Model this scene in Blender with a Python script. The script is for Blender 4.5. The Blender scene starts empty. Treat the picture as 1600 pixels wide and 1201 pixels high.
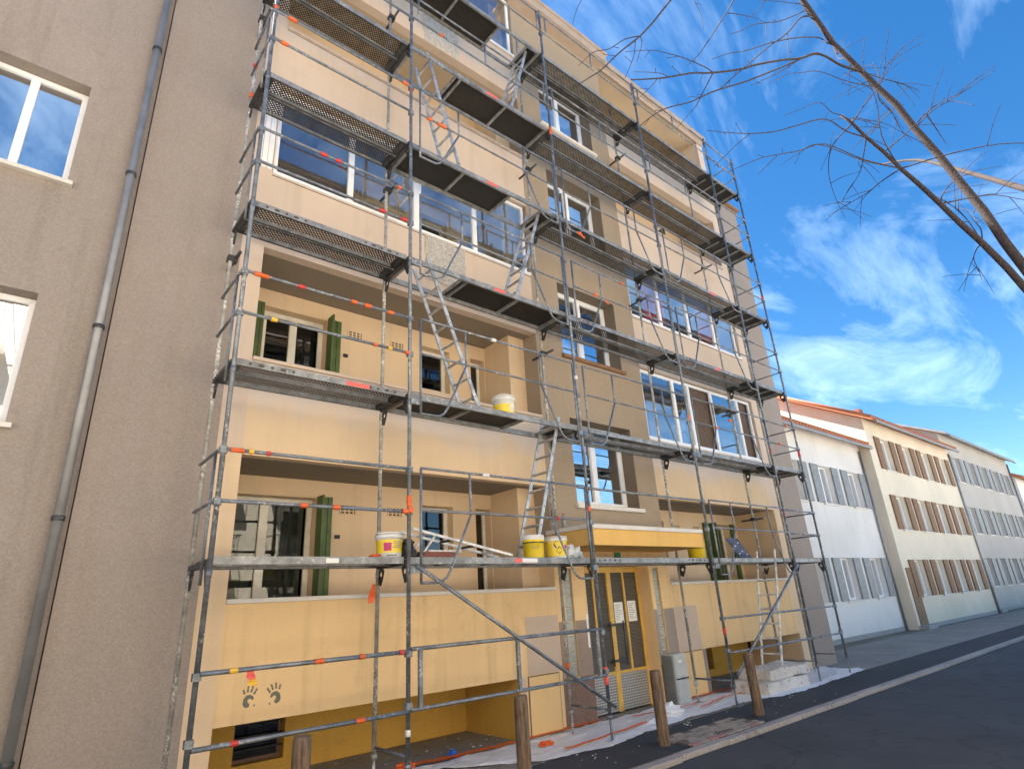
import bpy, bmesh, math, random
from mathutils import Vector, Matrix, noise
random.seed(7)
R = math.radians
scene = bpy.context.scene
col = scene.collection

# ------------------------------------------------------------------ camera
cam_d = bpy.data.cameras.new('camera'); cam = bpy.data.objects.new('camera', cam_d); col.objects.link(cam)
CAM = Vector((-3.52209, -6.03827, 1.42662)); YAW, PIT, ROL = 0.71301, 0.35855, -0.06064
_f = Vector((math.sin(YAW)*math.cos(PIT), math.cos(YAW)*math.cos(PIT), math.sin(PIT)))
_r = Vector((math.cos(YAW), -math.sin(YAW), 0)); _u = _r.cross(_f)
_r2 = _r*math.cos(ROL) + _u*math.sin(ROL); _u2 = -_r*math.sin(ROL) + _u*math.cos(ROL)
M = Matrix((_r2, _u2, -_f)).transposed().to_4x4(); M.translation = CAM
cam.matrix_world = M
cam_d.sensor_width = 36; cam_d.lens = 914.83/1600*36
cam_d.clip_start = 0.05; cam_d.clip_end = 2000
scene.camera = cam

# ------------------------------------------------------------------ sky and sun (the sun stands behind the building: the street front is in shade)
SUN_EL, SUN_AZ = R(54), R(-22)          # azimuth measured from +Y towards +X
world = bpy.data.worlds.new('World'); scene.world = world; world.use_nodes = True
nt = world.node_tree; nt.nodes.clear()
def wn(t, **k):
    n = nt.nodes.new(t)
    for a, b in k.items(): setattr(n, a, b)
    return n
sky = wn('ShaderNodeTexSky', sky_type='NISHITA', sun_disc=False)
sky.sun_elevation = SUN_EL; sky.sun_rotation = SUN_AZ; sky.air_density = 1.0; sky.dust_density = 0.3; sky.ozone_density = 3.0
geo = wn('ShaderNodeTexCoord')
sep = wn('ShaderNodeSeparateXYZ'); nt.links.new(geo.outputs['Generated'], sep.inputs[0])
zz = wn('ShaderNodeMath', operation='MAXIMUM'); zz.inputs[1].default_value = 0.0; nt.links.new(sep.outputs[2], zz.inputs[0])
zp = wn('ShaderNodeMath', operation='ADD'); zp.inputs[1].default_value = 0.22; nt.links.new(zz.outputs[0], zp.inputs[0])
dx = wn('ShaderNodeMath', operation='DIVIDE'); nt.links.new(sep.outputs[0], dx.inputs[0]); nt.links.new(zp.outputs[0], dx.inputs[1])
dy = wn('ShaderNodeMath', operation='DIVIDE'); nt.links.new(sep.outputs[1], dy.inputs[0]); nt.links.new(zp.outputs[0], dy.inputs[1])
cv = wn('ShaderNodeCombineXYZ'); nt.links.new(dx.outputs[0], cv.inputs[0]); nt.links.new(dy.outputs[0], cv.inputs[1])
mp = wn('ShaderNodeMapping'); mp.inputs['Rotation'].default_value = (0, 0, R(35)); mp.inputs['Scale'].default_value = (.8, 1.5, 1); nt.links.new(cv.outputs[0], mp.inputs[0])
nz = wn('ShaderNodeTexNoise'); nz.inputs['Scale'].default_value = 2.1; nz.inputs['Detail'].default_value = 8; nz.inputs['Roughness'].default_value = 0.62; nz.inputs['Distortion'].default_value = 0.9
nt.links.new(mp.outputs[0], nz.inputs['Vector'])
cr = wn('ShaderNodeValToRGB'); cr.color_ramp.elements[0].position = 0.47; cr.color_ramp.elements[0].color = (0, 0, 0, 1)
cr.color_ramp.elements[1].position = 0.88; cr.color_ramp.elements[1].color = (0.5, 0.5, 0.5, 1)
nt.links.new(nz.outputs['Fac'], cr.inputs[0])
hs = wn('ShaderNodeHueSaturation'); hs.inputs['Saturation'].default_value = 1.33; hs.inputs['Value'].default_value = 0.47
nt.links.new(sky.outputs[0], hs.inputs['Color'])
mx = wn('ShaderNodeMixRGB'); mx.inputs[2].default_value = (3.9, 5.0, 5.9, 1)
nt.links.new(cr.outputs[0], mx.inputs[0]); nt.links.new(hs.outputs[0], mx.inputs[1])
bg = wn('ShaderNodeBackground'); bg.inputs['Strength'].default_value = 0.10
nt.links.new(mx.outputs[0], bg.inputs[0])
wo = wn('ShaderNodeOutputWorld'); nt.links.new(bg.outputs[0], wo.inputs[0])

sun_d = bpy.data.lights.new('sun', 'SUN'); sun_d.energy = 5.0; sun_d.angle = R(0.53); sun_d.color = (1.0, 0.93, 0.84)
sun = bpy.data.objects.new('sun', sun_d); col.objects.link(sun)
sdir = Vector((math.sin(SUN_AZ)*math.cos(SUN_EL), math.cos(SUN_AZ)*math.cos(SUN_EL), math.sin(SUN_EL)))
sun.rotation_euler = sdir.to_track_quat('Z', 'Y').to_euler(); sun.location = (0, 0, 40)
vs = scene.view_settings
vs.view_transform = 'Standard'; vs.look = 'None'; vs.exposure = 2.35; vs.gamma = 1.0; vs.use_curve_mapping = False
scene.render.engine = 'CYCLES'
scene.cycles.max_bounces = 8; scene.cycles.diffuse_bounces = 4; scene.cycles.transparent_max_bounces = 16

# ------------------------------------------------------------------ materials
MATS = {}
class NT:
    def __init__(s, name):
        s.m = bpy.data.materials.new(name); s.m.use_nodes = True; s.t = s.m.node_tree
        s.b = s.t.nodes['Principled BSDF']; s.out = s.t.nodes['Material Output']
        MATS[name] = s.m
    def n(s, t, ins=None, **k):
        x = s.t.nodes.new(t)
        for a, b in k.items(): setattr(x, a, b)
        for a, b in (ins or {}).items():
            if hasattr(b, 'is_output') or isinstance(b, bpy.types.NodeSocket): s.t.links.new(b, x.inputs[a])
            else: x.inputs[a].default_value = b
        return x
    def l(s, a, b): s.t.links.new(a, b)
    def pos(s, scale=(1, 1, 1), obj=False):
        if obj: p = s.n('ShaderNodeTexCoord').outputs['Object']
        else: p = s.n('ShaderNodeNewGeometry').outputs['Position']
        return s.n('ShaderNodeMapping', {0: p, 'Scale': scale}).outputs[0]
    def noise(s, v, sc, det=4, rough=.55, lo=.35, hi=.65):
        x = s.n('ShaderNodeTexNoise', {'Vector': v, 'Scale': sc, 'Detail': det, 'Roughness': rough})
        return s.n('ShaderNodeMapRange', {0: x.outputs['Fac'], 1: lo, 2: hi}).outputs[0]
    def mix(s, f, a, b, bt='MIX'):
        x = s.n('ShaderNodeMixRGB', {0: f}, blend_type=bt)
        for i, c in ((1, a), (2, b)):
            if isinstance(c, bpy.types.NodeSocket): s.l(c, x.inputs[i])
            else: x.inputs[i].default_value = (*c, 1) if len(c) == 3 else c
        return x.outputs[0]
    def mul(s, a, b, op='MULTIPLY'):
        return s.n('ShaderNodeMath', {0: a, 1: b}, operation=op).outputs[0]
    def bump(s, h, st, dist=.01):
        x = s.n('ShaderNodeBump', {'Height': h, 'Strength': st, 'Distance': dist}); s.l(x.outputs[0], s.b.inputs['Normal'])
    def base(s, c):
        if isinstance(c, bpy.types.NodeSocket): s.l(c, s.b.inputs['Base Color'])
        else: s.b.inputs['Base Color'].default_value = (*c, 1)
    def set(s, rough=None, metal=None, spec=None):
        if rough is not None: s.b.inputs['Roughness'].default_value = rough
        if metal is not None: s.b.inputs['Metallic'].default_value = metal
        if spec is not None: s.b.inputs['Specular IOR Level'].default_value = spec

def render_mat(name, c, streak=.12, grime=.12, dark=(.25, .19, .13), bump=.25, pale_top=None):
    """painted render: slight tone patches, rain streaks, fine grain"""
    m = NT(name); p = m.pos()
    big = m.noise(p, .55, 3)
    c1 = m.mix(big, [x*.93 for x in c], [min(1, x*1.05) for x in c])
    st = m.noise(m.pos((5, 5, .35)), 1.0, 5, .6, .52, .78)
    c2 = m.mix(m.mul(st, streak), c1, dark)
    gr = m.noise(p, 2.3, 8, .7, .56, .8)
    c3 = m.mix(m.mul(gr, grime), c2, dark)
    fine = m.noise(p, 60, 2, .5, .3, .7)
    c4 = m.mix(m.mul(fine, .10), c3, (.9, .85, .78))
    if pale_top:      # paler and pinker towards the top of the band, with a noisy edge
        z0, z1, pc = pale_top
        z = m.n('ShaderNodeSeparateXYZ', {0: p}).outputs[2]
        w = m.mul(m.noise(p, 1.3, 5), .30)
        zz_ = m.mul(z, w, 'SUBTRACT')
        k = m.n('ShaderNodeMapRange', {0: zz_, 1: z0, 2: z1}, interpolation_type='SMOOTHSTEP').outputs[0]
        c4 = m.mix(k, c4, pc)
    m.base(c4); m.set(.88, spec=.25)
    m.bump(m.noise(p, 170, 3, .6, .2, .8), bump, .004)
    return m
render_mat('cream', (.63, .495, .385), streak=.22, grime=.2)
render_mat('cream_pale_top', (.71, .53, .34), streak=.22, grime=.2, pale_top=(3.45, 3.95, (.645, .545, .465)))
render_mat('cream_warm', (.72, .53, .335), streak=.16, grime=.2)
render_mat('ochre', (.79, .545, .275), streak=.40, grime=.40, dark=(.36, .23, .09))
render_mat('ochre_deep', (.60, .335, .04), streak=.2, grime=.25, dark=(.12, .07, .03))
render_mat('ochre_fresh', (.78, .46, .115), streak=.30, grime=.15, dark=(.45, .26, .08))
render_mat('taupe', (.335, .255, .175), streak=.22, grime=.2)
render_mat('taupe_light', (.295, .243, .21), streak=.35, grime=.35)
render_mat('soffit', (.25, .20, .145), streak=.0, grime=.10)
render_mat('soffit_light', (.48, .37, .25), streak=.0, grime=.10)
render_mat('sample_pink', (.55, .43, .34), streak=.05, grime=.05)
render_mat('sample_taupe', (.28, .205, .165), streak=.05, grime=.05)
render_mat('reveal_brown', (.15, .112, .075), streak=.05, grime=.1)
render_mat('sample_brown', (.165, .095, .07), streak=.05, grime=.08)
render_mat('sample_yellow', (.78, .53, .235), streak=.06, grime=.05)
render_mat('neighbour_render', (.30, .25, .215), streak=.55, grime=.5, dark=(.17, .14, .115), bump=.5)
render_mat('white_render', (.76, .74, .70), streak=.15)
render_mat('grey_render', (.47, .44, .40), streak=.15)
render_mat('facade_opposite', (.74, .66, .52), streak=.12)
render_mat('coping', (.72, .68, .62), streak=.2, grime=.3)

def simple(name, c, rough=.5, metal=0, spec=.5, nz_=None, dark=None, bump=0, obj=False, amt=.5):
    m = NT(name); m.set(rough, metal, spec)
    if nz_:
        f = m.noise(m.pos(obj=obj), nz_, 5, .6, .4, .7)
        m.base(m.mix(m.mul(f, amt), c, dark or [x*.5 for x in c]))
        if bump: m.bump(f, bump, .004)
    else: m.base(c)
    return m
simple('pvc_white', (.90, .91, .93), .35, nz_=3, dark=(.70, .69, .67), amt=.25)
simple('frame_cream', (.78, .74, .65), .5, nz_=4, dark=(.45, .40, .32))
simple('room_dark', (.022, .02, .02), .9)  # near-black carries the shade of unlit rooms; also fills dark joints
simple('curtain_red', (.60, .03, .04), .9, nz_=8, dark=(.26, .012, .016))
simple('curtain_violet', (.30, .22, .55), .9, nz_=6)
simple('net_curtain', (.50, .51, .45), .9, nz_=9, dark=(.30, .30, .26))
simple('interior_brown', (.13, .085, .06), .8, nz_=6)
simple('shutter_green', (.085, .135, .03), .5, nz_=6, dark=(.035, .055, .015), amt=.6, bump=.1)
simple('shutter_grey', (.30, .31, .31), .5, nz_=6)
simple('vent_dark', (.07, .055, .045), .9)
simple('brown_sill', (.27, .15, .075), .7, nz_=8, dark=(.10, .055, .03))
simple('concrete', (.42, .40, .37), .9, nz_=9, dark=(.20, .18, .16), bump=.4)
simple('door_yellow', (.72, .44, .085), .45, nz_=5, dark=(.40, .24, .06), amt=.5)
simple('black_plastic', (.02, .02, .02), .5)
simple('orange_tape', (.78, .15, .03), .45, nz_=18, dark=(.55, .06, .01), amt=.6)
simple('red_tape', (.62, .05, .04), .45)
simple('yellow_tape', (.85, .50, .05), .45)
simple('sticker_red', (.80, .13, .10), .5)
simple('sticker_white', (.78, .76, .72), .5)
simple('paver_dark', (.15, .12, .10), .9, nz_=14)
simple('paver_pale', (.30, .26, .215), .9, nz_=14)
simple('paper', (.82, .82, .80), .8)
simple('ink', (.22, .22, .24), .8)
simple('pail_white', (.78, .77, .74), .4, nz_=9, dark=(.48, .46, .42), amt=.5)
simple('pail_yellow', (.85, .62, .02), .4, nz_=12, dark=(.60, .50, .20), amt=.35)
simple('pail_blue', (.03, .06, .20), .4)
simple('magenta', (.48, .02, .16), .5)
simple('navy_board', (.035, .04, .095), .6, nz_=7, dark=(.16, .16, .20), amt=.6)
simple('crate_brown', (.20, .065, .04), .7, nz_=12)
simple('meter_grey', (.50, .52, .51), .5, nz_=4, dark=(.36, .37, .36))
simple('meter_dark', (.20, .205, .20), .5, nz_=4)
simple('glass_block', (.30, .31, .27), .12, spec=.7, nz_=25, dark=(.16, .16, .13), bump=.5)
simple('hand_paint', (.16, .16, .125), .9)
simple('terracotta', (.42, .16, .08), .85, nz_=5, dark=(.24, .09, .05), bump=.3)
simple('zinc', (.34, .34, .34), .5, metal=.6, nz_=3)
simple('roof_trim', (.43, .34, .27), .7, nz_=3, dark=(.30, .23, .18))
simple('bark', (.055, .04, .038), .9, nz_=30, dark=(.02, .014, .016), bump=.6)
simple('bag_white', (.75, .75, .78), .4, nz_=12, dark=(.10, .30, .34), amt=.7)
simple('blue_scrap', (.02, .12, .55), .5)
simple('green_sign', (.01, .20, .07), .5)
simple('blind_fabric', (.16, .10, .065), .9, nz_=6)
simple('brick_red', (.33, .12, .08), .9, nz_=10)
simple('hedge_leaf', (.05, .09, .03), .8, nz_=5)
simple('scrap', (.62, .60, .56), .8)

def tube_mat(name, c, splat, metal=.55, rough=.5):
    m = NT(name); p = m.pos()
    a = m.noise(p, 7, 6, .65)
    c1 = m.mix(a, [x*.62 for x in c], [min(1, x*1.25) for x in c])
    sp = m.noise(p, 30, 6, .72, .62-.10*splat, .70-.10*splat)
    sp2 = m.noise(p, 3.1, 2, .5, .45, .6)
    f = m.mul(m.mul(sp, sp2), splat)
    m.base(m.mix(f, c1, (.74, .71, .66)))
    m.l(m.n('ShaderNodeMapRange', {0: f, 3: metal, 4: 0.0}).outputs[0], m.b.inputs['Metallic'])
    m.set(rough); m.bump(m.mul(a, f, 'ADD'), .25, .003)
tube_mat('galvanised', (.215, .235, .26), .8)
tube_mat('galvanised_splashed', (.36, .345, .315), 1.3, .2)
tube_mat('galvanised_dark', (.075, .076, .078), .4)
tube_mat('aluminium', (.55, .56, .57), .35, .7, .42)
tube_mat('deck_edge', (.27, .275, .275), .7, .4)
tube_mat('white_metal', (.66, .65, .63), .5, .1)

# perforated steel deck: real holes through the sheet
m = NT('perforated_steel'); p = m.n('ShaderNodeTexCoord').outputs['Object']
s3 = m.n('ShaderNodeSeparateXYZ', {0: p})
PX, PY = .044, .026
u = m.mul(s3.outputs[0], 1/PX); v = m.mul(s3.outputs[1], 1/PY)
row = m.n('ShaderNodeMath', {0: v}, operation='FLOOR').outputs[0]
u2 = m.mul(u, m.mul(row, .5), 'ADD')
fu = m.mul(m.n('ShaderNodeMath', {0: u2}, operation='FRACT').outputs[0], .5, 'SUBTRACT')
fv = m.mul(m.n('ShaderNodeMath', {0: v}, operation='FRACT').outputs[0], .5, 'SUBTRACT')
du = m.mul(fu, PX); dv = m.mul(fv, PY)
d = m.n('ShaderNodeMath', {0: m.mul(m.mul(du, du), m.mul(dv, dv), 'ADD')}, operation='SQRT').outputs[0]
hole = m.n('ShaderNodeMath', {0: d, 1: .0085}, operation='LESS_THAN').outputs[0]
a = m.noise(m.pos(), 6, 5)
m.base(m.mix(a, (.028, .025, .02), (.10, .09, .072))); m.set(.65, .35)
m.l(m.mul(1.0, hole, 'SUBTRACT'), m.b.inputs['Alpha'])
m = NT('plywood_dark'); p = m.pos((1, 6, 1))
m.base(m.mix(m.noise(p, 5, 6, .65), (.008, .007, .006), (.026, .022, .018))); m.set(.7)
sp = m.noise(m.pos(), 11, 5, .7, .66, .7); 

# glazing
def glass(name, refl, tint=(.75, .8, .8)):
    m = NT(name); t = m.t; t.nodes.remove(m.b)
    p = m.pos(); w = m.noise(p, .9, 2, .5, 0, 1)
    bp = m.n('ShaderNodeBump', {'Height': w, 'Strength': .06, 'Distance': .05})
    g = m.n('ShaderNodeBsdfGlossy', {'Color': (.95, .97, 1, 1), 'Roughness': .012}); m.l(bp.outputs[0], g.inputs['Normal'])
    tr = m.n('ShaderNodeBsdfTransparent', {'Color': (*tint, 1)})
    fr = m.n('ShaderNodeLayerWeight', {'Blend': .5})
    f = m.n('ShaderNodeMapRange', {0: m.mul(fr.outputs['Facing'], 3.0, 'POWER'), 1: .0, 2: 1.0, 3: refl, 4: 1.0})
    x = m.n('ShaderNodeMixShader', {0: f.outputs[0], 1: tr.outputs[0], 2: g.outputs[0]})
    m.l(x.outputs[0], m.out.inputs[0])
glass('glazing', .22, (.92, .94, .92))
glass('glazing_stair', .66, (.6, .65, .7))
glass('glazing_door', .07, (.5, .52, .5))
m = NT('ribbed_glass'); m.base((.055, .05, .042)); m.set(.22, spec=.6)
w = m.n('ShaderNodeTexWave', {'Vector': m.pos((1, 1, 1)), 'Scale': 14.0, 'Distortion': .6}, bands_direction='Z'); m.bump(w.outputs['Fac'], .6, .01)
m.base(m.mix(w.outputs['Fac'], (.05, .046, .038), (.15, .138, .115)))
# tread plate
m = NT('tread_plate'); p = m.pos()
ch = m.n('ShaderNodeTexChecker', {'Vector': m.n('ShaderNodeMapping', {0: p, 'Rotation': (0, R(45), 0)}).outputs[0], 'Scale': 24.0})
sx_ = m.n('ShaderNodeSeparateXYZ', {0: p})
ka = m.n('ShaderNodeMath', {0: m.mul(m.mul(sx_.outputs[0], sx_.outputs[2], 'ADD'), 75)}, operation='SINE').outputs[0]
kb = m.n('ShaderNodeMath', {0: m.mul(m.mul(sx_.outputs[0], sx_.outputs[2], 'SUBTRACT'), 75)}, operation='SINE').outputs[0]
kk = m.n('ShaderNodeMapRange', {0: m.mul(ka, kb), 1: -.3, 2: .6}).outputs[0]
m.base(m.mix(kk, (.24, .24, .235), (.62, .61, .59))); m.set(.42, .5); m.bump(kk, .9, .008)
# asphalt, pavement, kerb, pavers
def ground_mat(name, c0, c1, fine, stain=None, rough=.9, bump=.5):
    m = NT(name); p = m.pos()
    c = m.mix(m.noise(p, .7, 6, .6), c0, c1)
    c = m.mix(m.mul(m.noise(p, fine, 3, .7, .35, .7), .55), c, [x*2.1 for x in c1])
    if stain: c = m.mix(m.mul(m.noise(p, 3.1, 9, .72, .55, .68), .7), c, stain)
    m.base(c); m.set(rough); m.bump(m.noise(p, fine*.7, 4, .7, .2, .8), bump, .012)
ground_mat('asphalt', (.036, .038, .042), (.066, .068, .072), 90, stain=(.028, .029, .031), bump=.9)
m_ = MATS['asphalt']; t_ = m_.node_tree; b_ = t_.nodes['Principled BSDF']; src = b_.inputs['Base Color'].links[0].from_socket
p_ = t_.nodes.new('ShaderNodeNewGeometry'); nn = t_.nodes.new('ShaderNodeTexNoise'); nn.inputs['Scale'].default_value = 1.7; nn.inputs['Detail'].default_value = 6; t_.links.new(p_.outputs['Position'], nn.inputs['Vector'])
ad = t_.nodes.new('ShaderNodeMixRGB'); ad.inputs[0].default_value = .35; t_.links.new(p_.outputs['Position'], ad.inputs[1]); t_.links.new(nn.outputs['Color'], ad.inputs[2])
vo = t_.nodes.new('ShaderNodeTexVoronoi'); vo.feature = 'DISTANCE_TO_EDGE'; vo.inputs['Scale'].default_value = .9; t_.links.new(ad.outputs[0], vo.inputs['Vector'])
ma = t_.nodes.new('ShaderNodeMapRange'); ma.inputs[1].default_value = .004; ma.inputs[2].default_value = .012; ma.inputs[3].default_value = .3; ma.inputs[4].default_value = 0; t_.links.new(vo.outputs['Distance'], ma.inputs[0])
mi = t_.nodes.new('ShaderNodeMixRGB'); mi.inputs[2].default_value = (.012, .012, .012, 1); t_.links.new(ma.outputs[0], mi.inputs[0]); t_.links.new(src, mi.inputs[1]); t_.links.new(mi.outputs[0], b_.inputs['Base Color'])
ground_mat('asphalt_new', (.026, .027, .030), (.042, .043, .046), 120, stain=(.07, .07, .07))
ground_mat('pavement', (.16, .145, .125), (.235, .215, .19), 70, stain=(.09, .08, .07))
ground_mat('pavement_pale', (.42, .40, .36), (.52, .49, .44), 50)
ground_mat('kerb_stone', (.24, .20, .18), (.34, .30, .27), 60, stain=(.14, .11, .10))
ground_mat('paver', (.20, .165, .135), (.29, .245, .20), 50, stain=(.12, .09, .08))
ground_mat('paver_red', (.24, .12, .10), (.31, .17, .14), 50, stain=(.12, .09, .08))
ground_mat('earth', (.10, .08, .06), (.16, .14, .10), 20)
m = NT('block_stone'); p = m.pos()
c = m.mix(m.noise(p, 2, 5), (.60, .55, .50), (.72, .68, .62))
c = m.mix(m.noise(p, 9, 8, .75, .56, .64), c, (.30, .17, .14)); m.base(c); m.set(.9); m.bump(m.noise(p, 20, 6, .7, .2, .8), .6, .02)
m = NT('spalled'); p = m.pos()
vv = m.n('ShaderNodeTexVoronoi', {'Vector': p, 'Scale': 42.0})
c = m.mix(m.noise(p, 12, 8, .75), (.52, .47, .41), (.80, .75, .68))
c = m.mix(m.mul(m.noise(p, 70, 3, .6, .55, .62), .7), c, (.20, .17, .14)); m.base(c); m.set(.95)
m.bump(m.mul(vv.outputs['Distance'], m.noise(p, 18, 8, .75, 0, 1), 'ADD'), .9, .03)
m = NT('post_wood'); p = m.pos((1, 1, .12), obj=True)
c = m.mix(m.noise(p, 34, 7, .7, .38, .62), (.045, .025, .013), (.25, .15, .08)); c = m.mix(m.mul(m.noise(m.pos(obj=True), 4, 4), .25), c, (.26, .22, .18))
m.base(c); m.set(.85); m.bump(m.noise(p, 30, 5, .7, .2, .8), .7, .01)
# thin plastic sheet
m = NT('plastic_sheet'); p = m.pos()
m.base(m.mix(m.mul(m.noise(p, 3, 7, .7, .55, .8), .7), (.96, .97, 1.0), (.76, .73, .70))); m.set(.28, spec=.6)
m.bump(m.noise(m.pos((1, 2.2, 1)), 4.5, 8, .68, .2, .8), .7, .06)
al = m.noise(p, 2.2, 6, .65, .35, .65)
m.l(m.n('ShaderNodeMapRange', {0: al, 3: 1.0, 4: .93}).outputs[0], m.b.inputs['Alpha'])

# ------------------------------------------------------------------ object helpers
WL = {}
def put(o, parent, world_loc):
    col.objects.link(o)
    pw = Vector((0, 0, 0))
    if parent is not None:
        o.parent = parent; pw = WL[parent.name]
    WL[o.name] = Vector(world_loc); o.location = Vector(world_loc) - pw
    return o
def tag(o, label=None, cat=None, group=None, kind=None):
    if label: o['label'] = label
    if cat: o['category'] = cat
    if group: o['group'] = group
    if kind: o['kind'] = kind
    return o
def empty(name, loc, label=None, cat=None, group=None, kind=None):
    o = bpy.data.objects.new(name, None); o.empty_display_size = .2
    put(o, None, loc); return tag(o, label, cat, group, kind)
class MB:
    """collects geometry in world coordinates; build() links ONE mesh object"""
    def __init__(s): s.v = []; s.f = []; s.mi = []; s.sm = []
    def face(s, idx, mi=0, sm=False): s.f.append(idx); s.mi.append(mi); s.sm.append(sm)
    def box(s, x0, x1, y0, y1, z0, z1, mi=0):
        b = len(s.v)
        s.v += [(x0, y0, z0), (x1, y0, z0), (x1, y1, z0), (x0, y1, z0), (x0, y0, z1), (x1, y0, z1), (x1, y1, z1), (x0, y1, z1)]
        for q in ((0, 3, 2, 1), (4, 5, 6, 7), (0, 1, 5, 4), (1, 2, 6, 5), (2, 3, 7, 6), (3, 0, 4, 7)): s.face([b+i for i in q], mi)
        return s
    def obox(s, o, ax, ay, az, mi=0):
        """box from corner o along three edge vectors"""
        o, ax, ay, az = map(Vector, (o, ax, ay, az)); b = len(s.v)
        s.v += [tuple(p) for p in (o, o+ax, o+ax+ay, o+ay, o+az, o+ax+az, o+ax+ay+az, o+ay+az)]
        for q in ((0, 3, 2, 1), (4, 5, 6, 7), (0, 1, 5, 4), (1, 2, 6, 5), (2, 3, 7, 6), (3, 0, 4, 7)): s.face([b+i for i in q], mi)
        return s
    def tube(s, pts, r, n=8, mi=0, cap=True):
        pts = [Vector(p) for p in pts]; b = len(s.v); N = len(pts)
        rr = r if isinstance(r, (list, tuple)) else [r]*N
        prev = None
        for i, p in enumerate(pts):
            t = (pts[min(i+1, N-1)] - pts[max(i-1, 0)]).normalized()
            if prev is None:
                a = Vector((0, 0, 1)) if abs(t.z) < .9 else Vector((1, 0, 0)); e = t.cross(a).normalized()
            else:
                e = (prev - t*prev.dot(t)).normalized()
            prev = e; g = t.cross(e)
            for k in range(n):
                an = 2*math.pi*k/n
                s.v.append(tuple(p + (e*math.cos(an)+g*math.sin(an))*rr[i]))
        for i in range(N-1):
            for k in range(n):
                k2 = (k+1) % n
                s.face([b+i*n+k, b+i*n+k2, b+(i+1)*n+k2, b+(i+1)*n+k], mi, True)
        if cap:
            s.face([b+k for k in range(n)][::-1], mi); s.face([b+(N-1)*n+k for k in range(n)], mi)
        return s
    def lathe(s, c, prof, n=24, mi=0, a0=0, a1=2*math.pi, sm=True):
        """profile [(r, z)] about the vertical through c"""
        c = Vector(c); b = len(s.v); full = abs(a1-a0-2*math.pi) < 1e-6; m_ = n if full else n+1
        for r, z in prof:
            for k in range(m_):
                an = a0+(a1-a0)*k/n; s.v.append((c.x+r*math.cos(an), c.y+r*math.sin(an), c.z+z))
        for i in range(len(prof)-1):
            for k in range(n):
                k2 = (k+1) % m_ if full else k+1
                s.face([b+i*m_+k, b+i*m_+k2, b+(i+1)*m_+k2, b+(i+1)*m_+k], mi, sm)
        return s
    def poly(s, pts, n_, th, mi=0):
        """flat polygon pts extruded by th along n_"""
        n_ = Vector(n_)*th; b = len(s.v); N = len(pts)
        s.v += [tuple(Vector(p)) for p in pts] + [tuple(Vector(p)+n_) for p in pts]
        s.face(list(range(b, b+N))[::-1], mi); s.face(list(range(b+N, b+2*N)), mi)
        for i in range(N): s.face([b+i, b+(i+1) % N, b+N+(i+1) % N, b+N+i], mi)
        return s
    def holed(s, x0, x1, z0, z1, y0, y1, holes, mi=0):
        """wall slab in XZ with rectangular holes (hx0,hx1,hz0,hz1), real reveals"""
        xs = sorted({x0, x1, *[h[0] for h in holes], *[h[1] for h in holes]}); zs = sorted({z0, z1, *[h[2] for h in holes], *[h[3] for h in holes]})
        xs = [x for x in xs if x0-1e-6 <= x <= x1+1e-6]; zs = [z for z in zs if z0-1e-6 <= z <= z1+1e-6]
        def solid(i, j):
            if i < 0 or j < 0 or i >= len(xs)-1 or j >= len(zs)-1: return False
            cx, cz = (xs[i]+xs[i+1])/2, (zs[j]+zs[j+1])/2
            return not any(h[0] < cx < h[1] and h[2] < cz < h[3] for h in holes)
        vid = {}
        def V(i, j, k):
            if (i, j, k) not in vid: vid[(i, j, k)] = len(s.v); s.v.append((xs[i], (y0, y1)[k], zs[j]))
            return vid[(i, j, k)]
        for i in range(len(xs)-1):
            for j in range(len(zs)-1):
                if not solid(i, j): continue
                s.face([V(i, j, 0), V(i+1, j, 0), V(i+1, j+1, 0), V(i, j+1, 0)], mi); s.face([V(i, j, 1), V(i, j+1, 1), V(i+1, j+1, 1), V(i+1, j, 1)], mi)
                if not solid(i-1, j): s.face([V(i, j, 0), V(i, j+1, 0), V(i, j+1, 1), V(i, j, 1)], mi)
                if not solid(i+1, j): s.face([V(i+1, j, 0), V(i+1, j, 1), V(i+1, j+1, 1), V(i+1, j+1, 0)], mi)
                if not solid(i, j-1): s.face([V(i, j, 0), V(i, j, 1), V(i+1, j, 1), V(i+1, j, 0)], mi)
                if not solid(i, j+1): s.face([V(i, j+1, 0), V(i+1, j+1, 0), V(i+1, j+1, 1), V(i, j+1, 1)], mi)
        return s
    def build(s, name, mats, parent=None, bevel=0, origin=None, jitter=0):
        if isinstance(mats, str): mats = [mats]
        xs = [v[0] for v in s.v]; ys = [v[1] for v in s.v]; zs_ = [v[2] for v in s.v]
        o = Vector(origin) if origin else Vector(((min(xs)+max(xs))/2, (min(ys)+max(ys))/2, min(zs_)))
        me = bpy.data.meshes.new(name)
        me.from_pydata([(x-o.x, y-o.y, z-o.z) for x, y, z in s.v], [], s.f)
        for mn in mats: me.materials.append(MATS[mn])
        me.polygons.foreach_set('material_index', s.mi); me.polygons.foreach_set('use_smooth', s.sm); me.update()
        ob = bpy.data.objects.new(name, me); put(ob, parent, o)
        if bevel:
            b = ob.modifiers.new('bevel', 'BEVEL'); b.width = bevel; b.segments = 2; b.limit_method = 'ANGLE'
        return ob
def B(name, mat, parent, *ext, bevel=0): return MB().box(*ext).build(name, mat, parent, bevel)
def copy_to(o, parent, wloc):
    c = o.copy(); put(c, parent, wloc); return c

GZ = -.34        # pavement level
RZ = -.40        # road level
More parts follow.
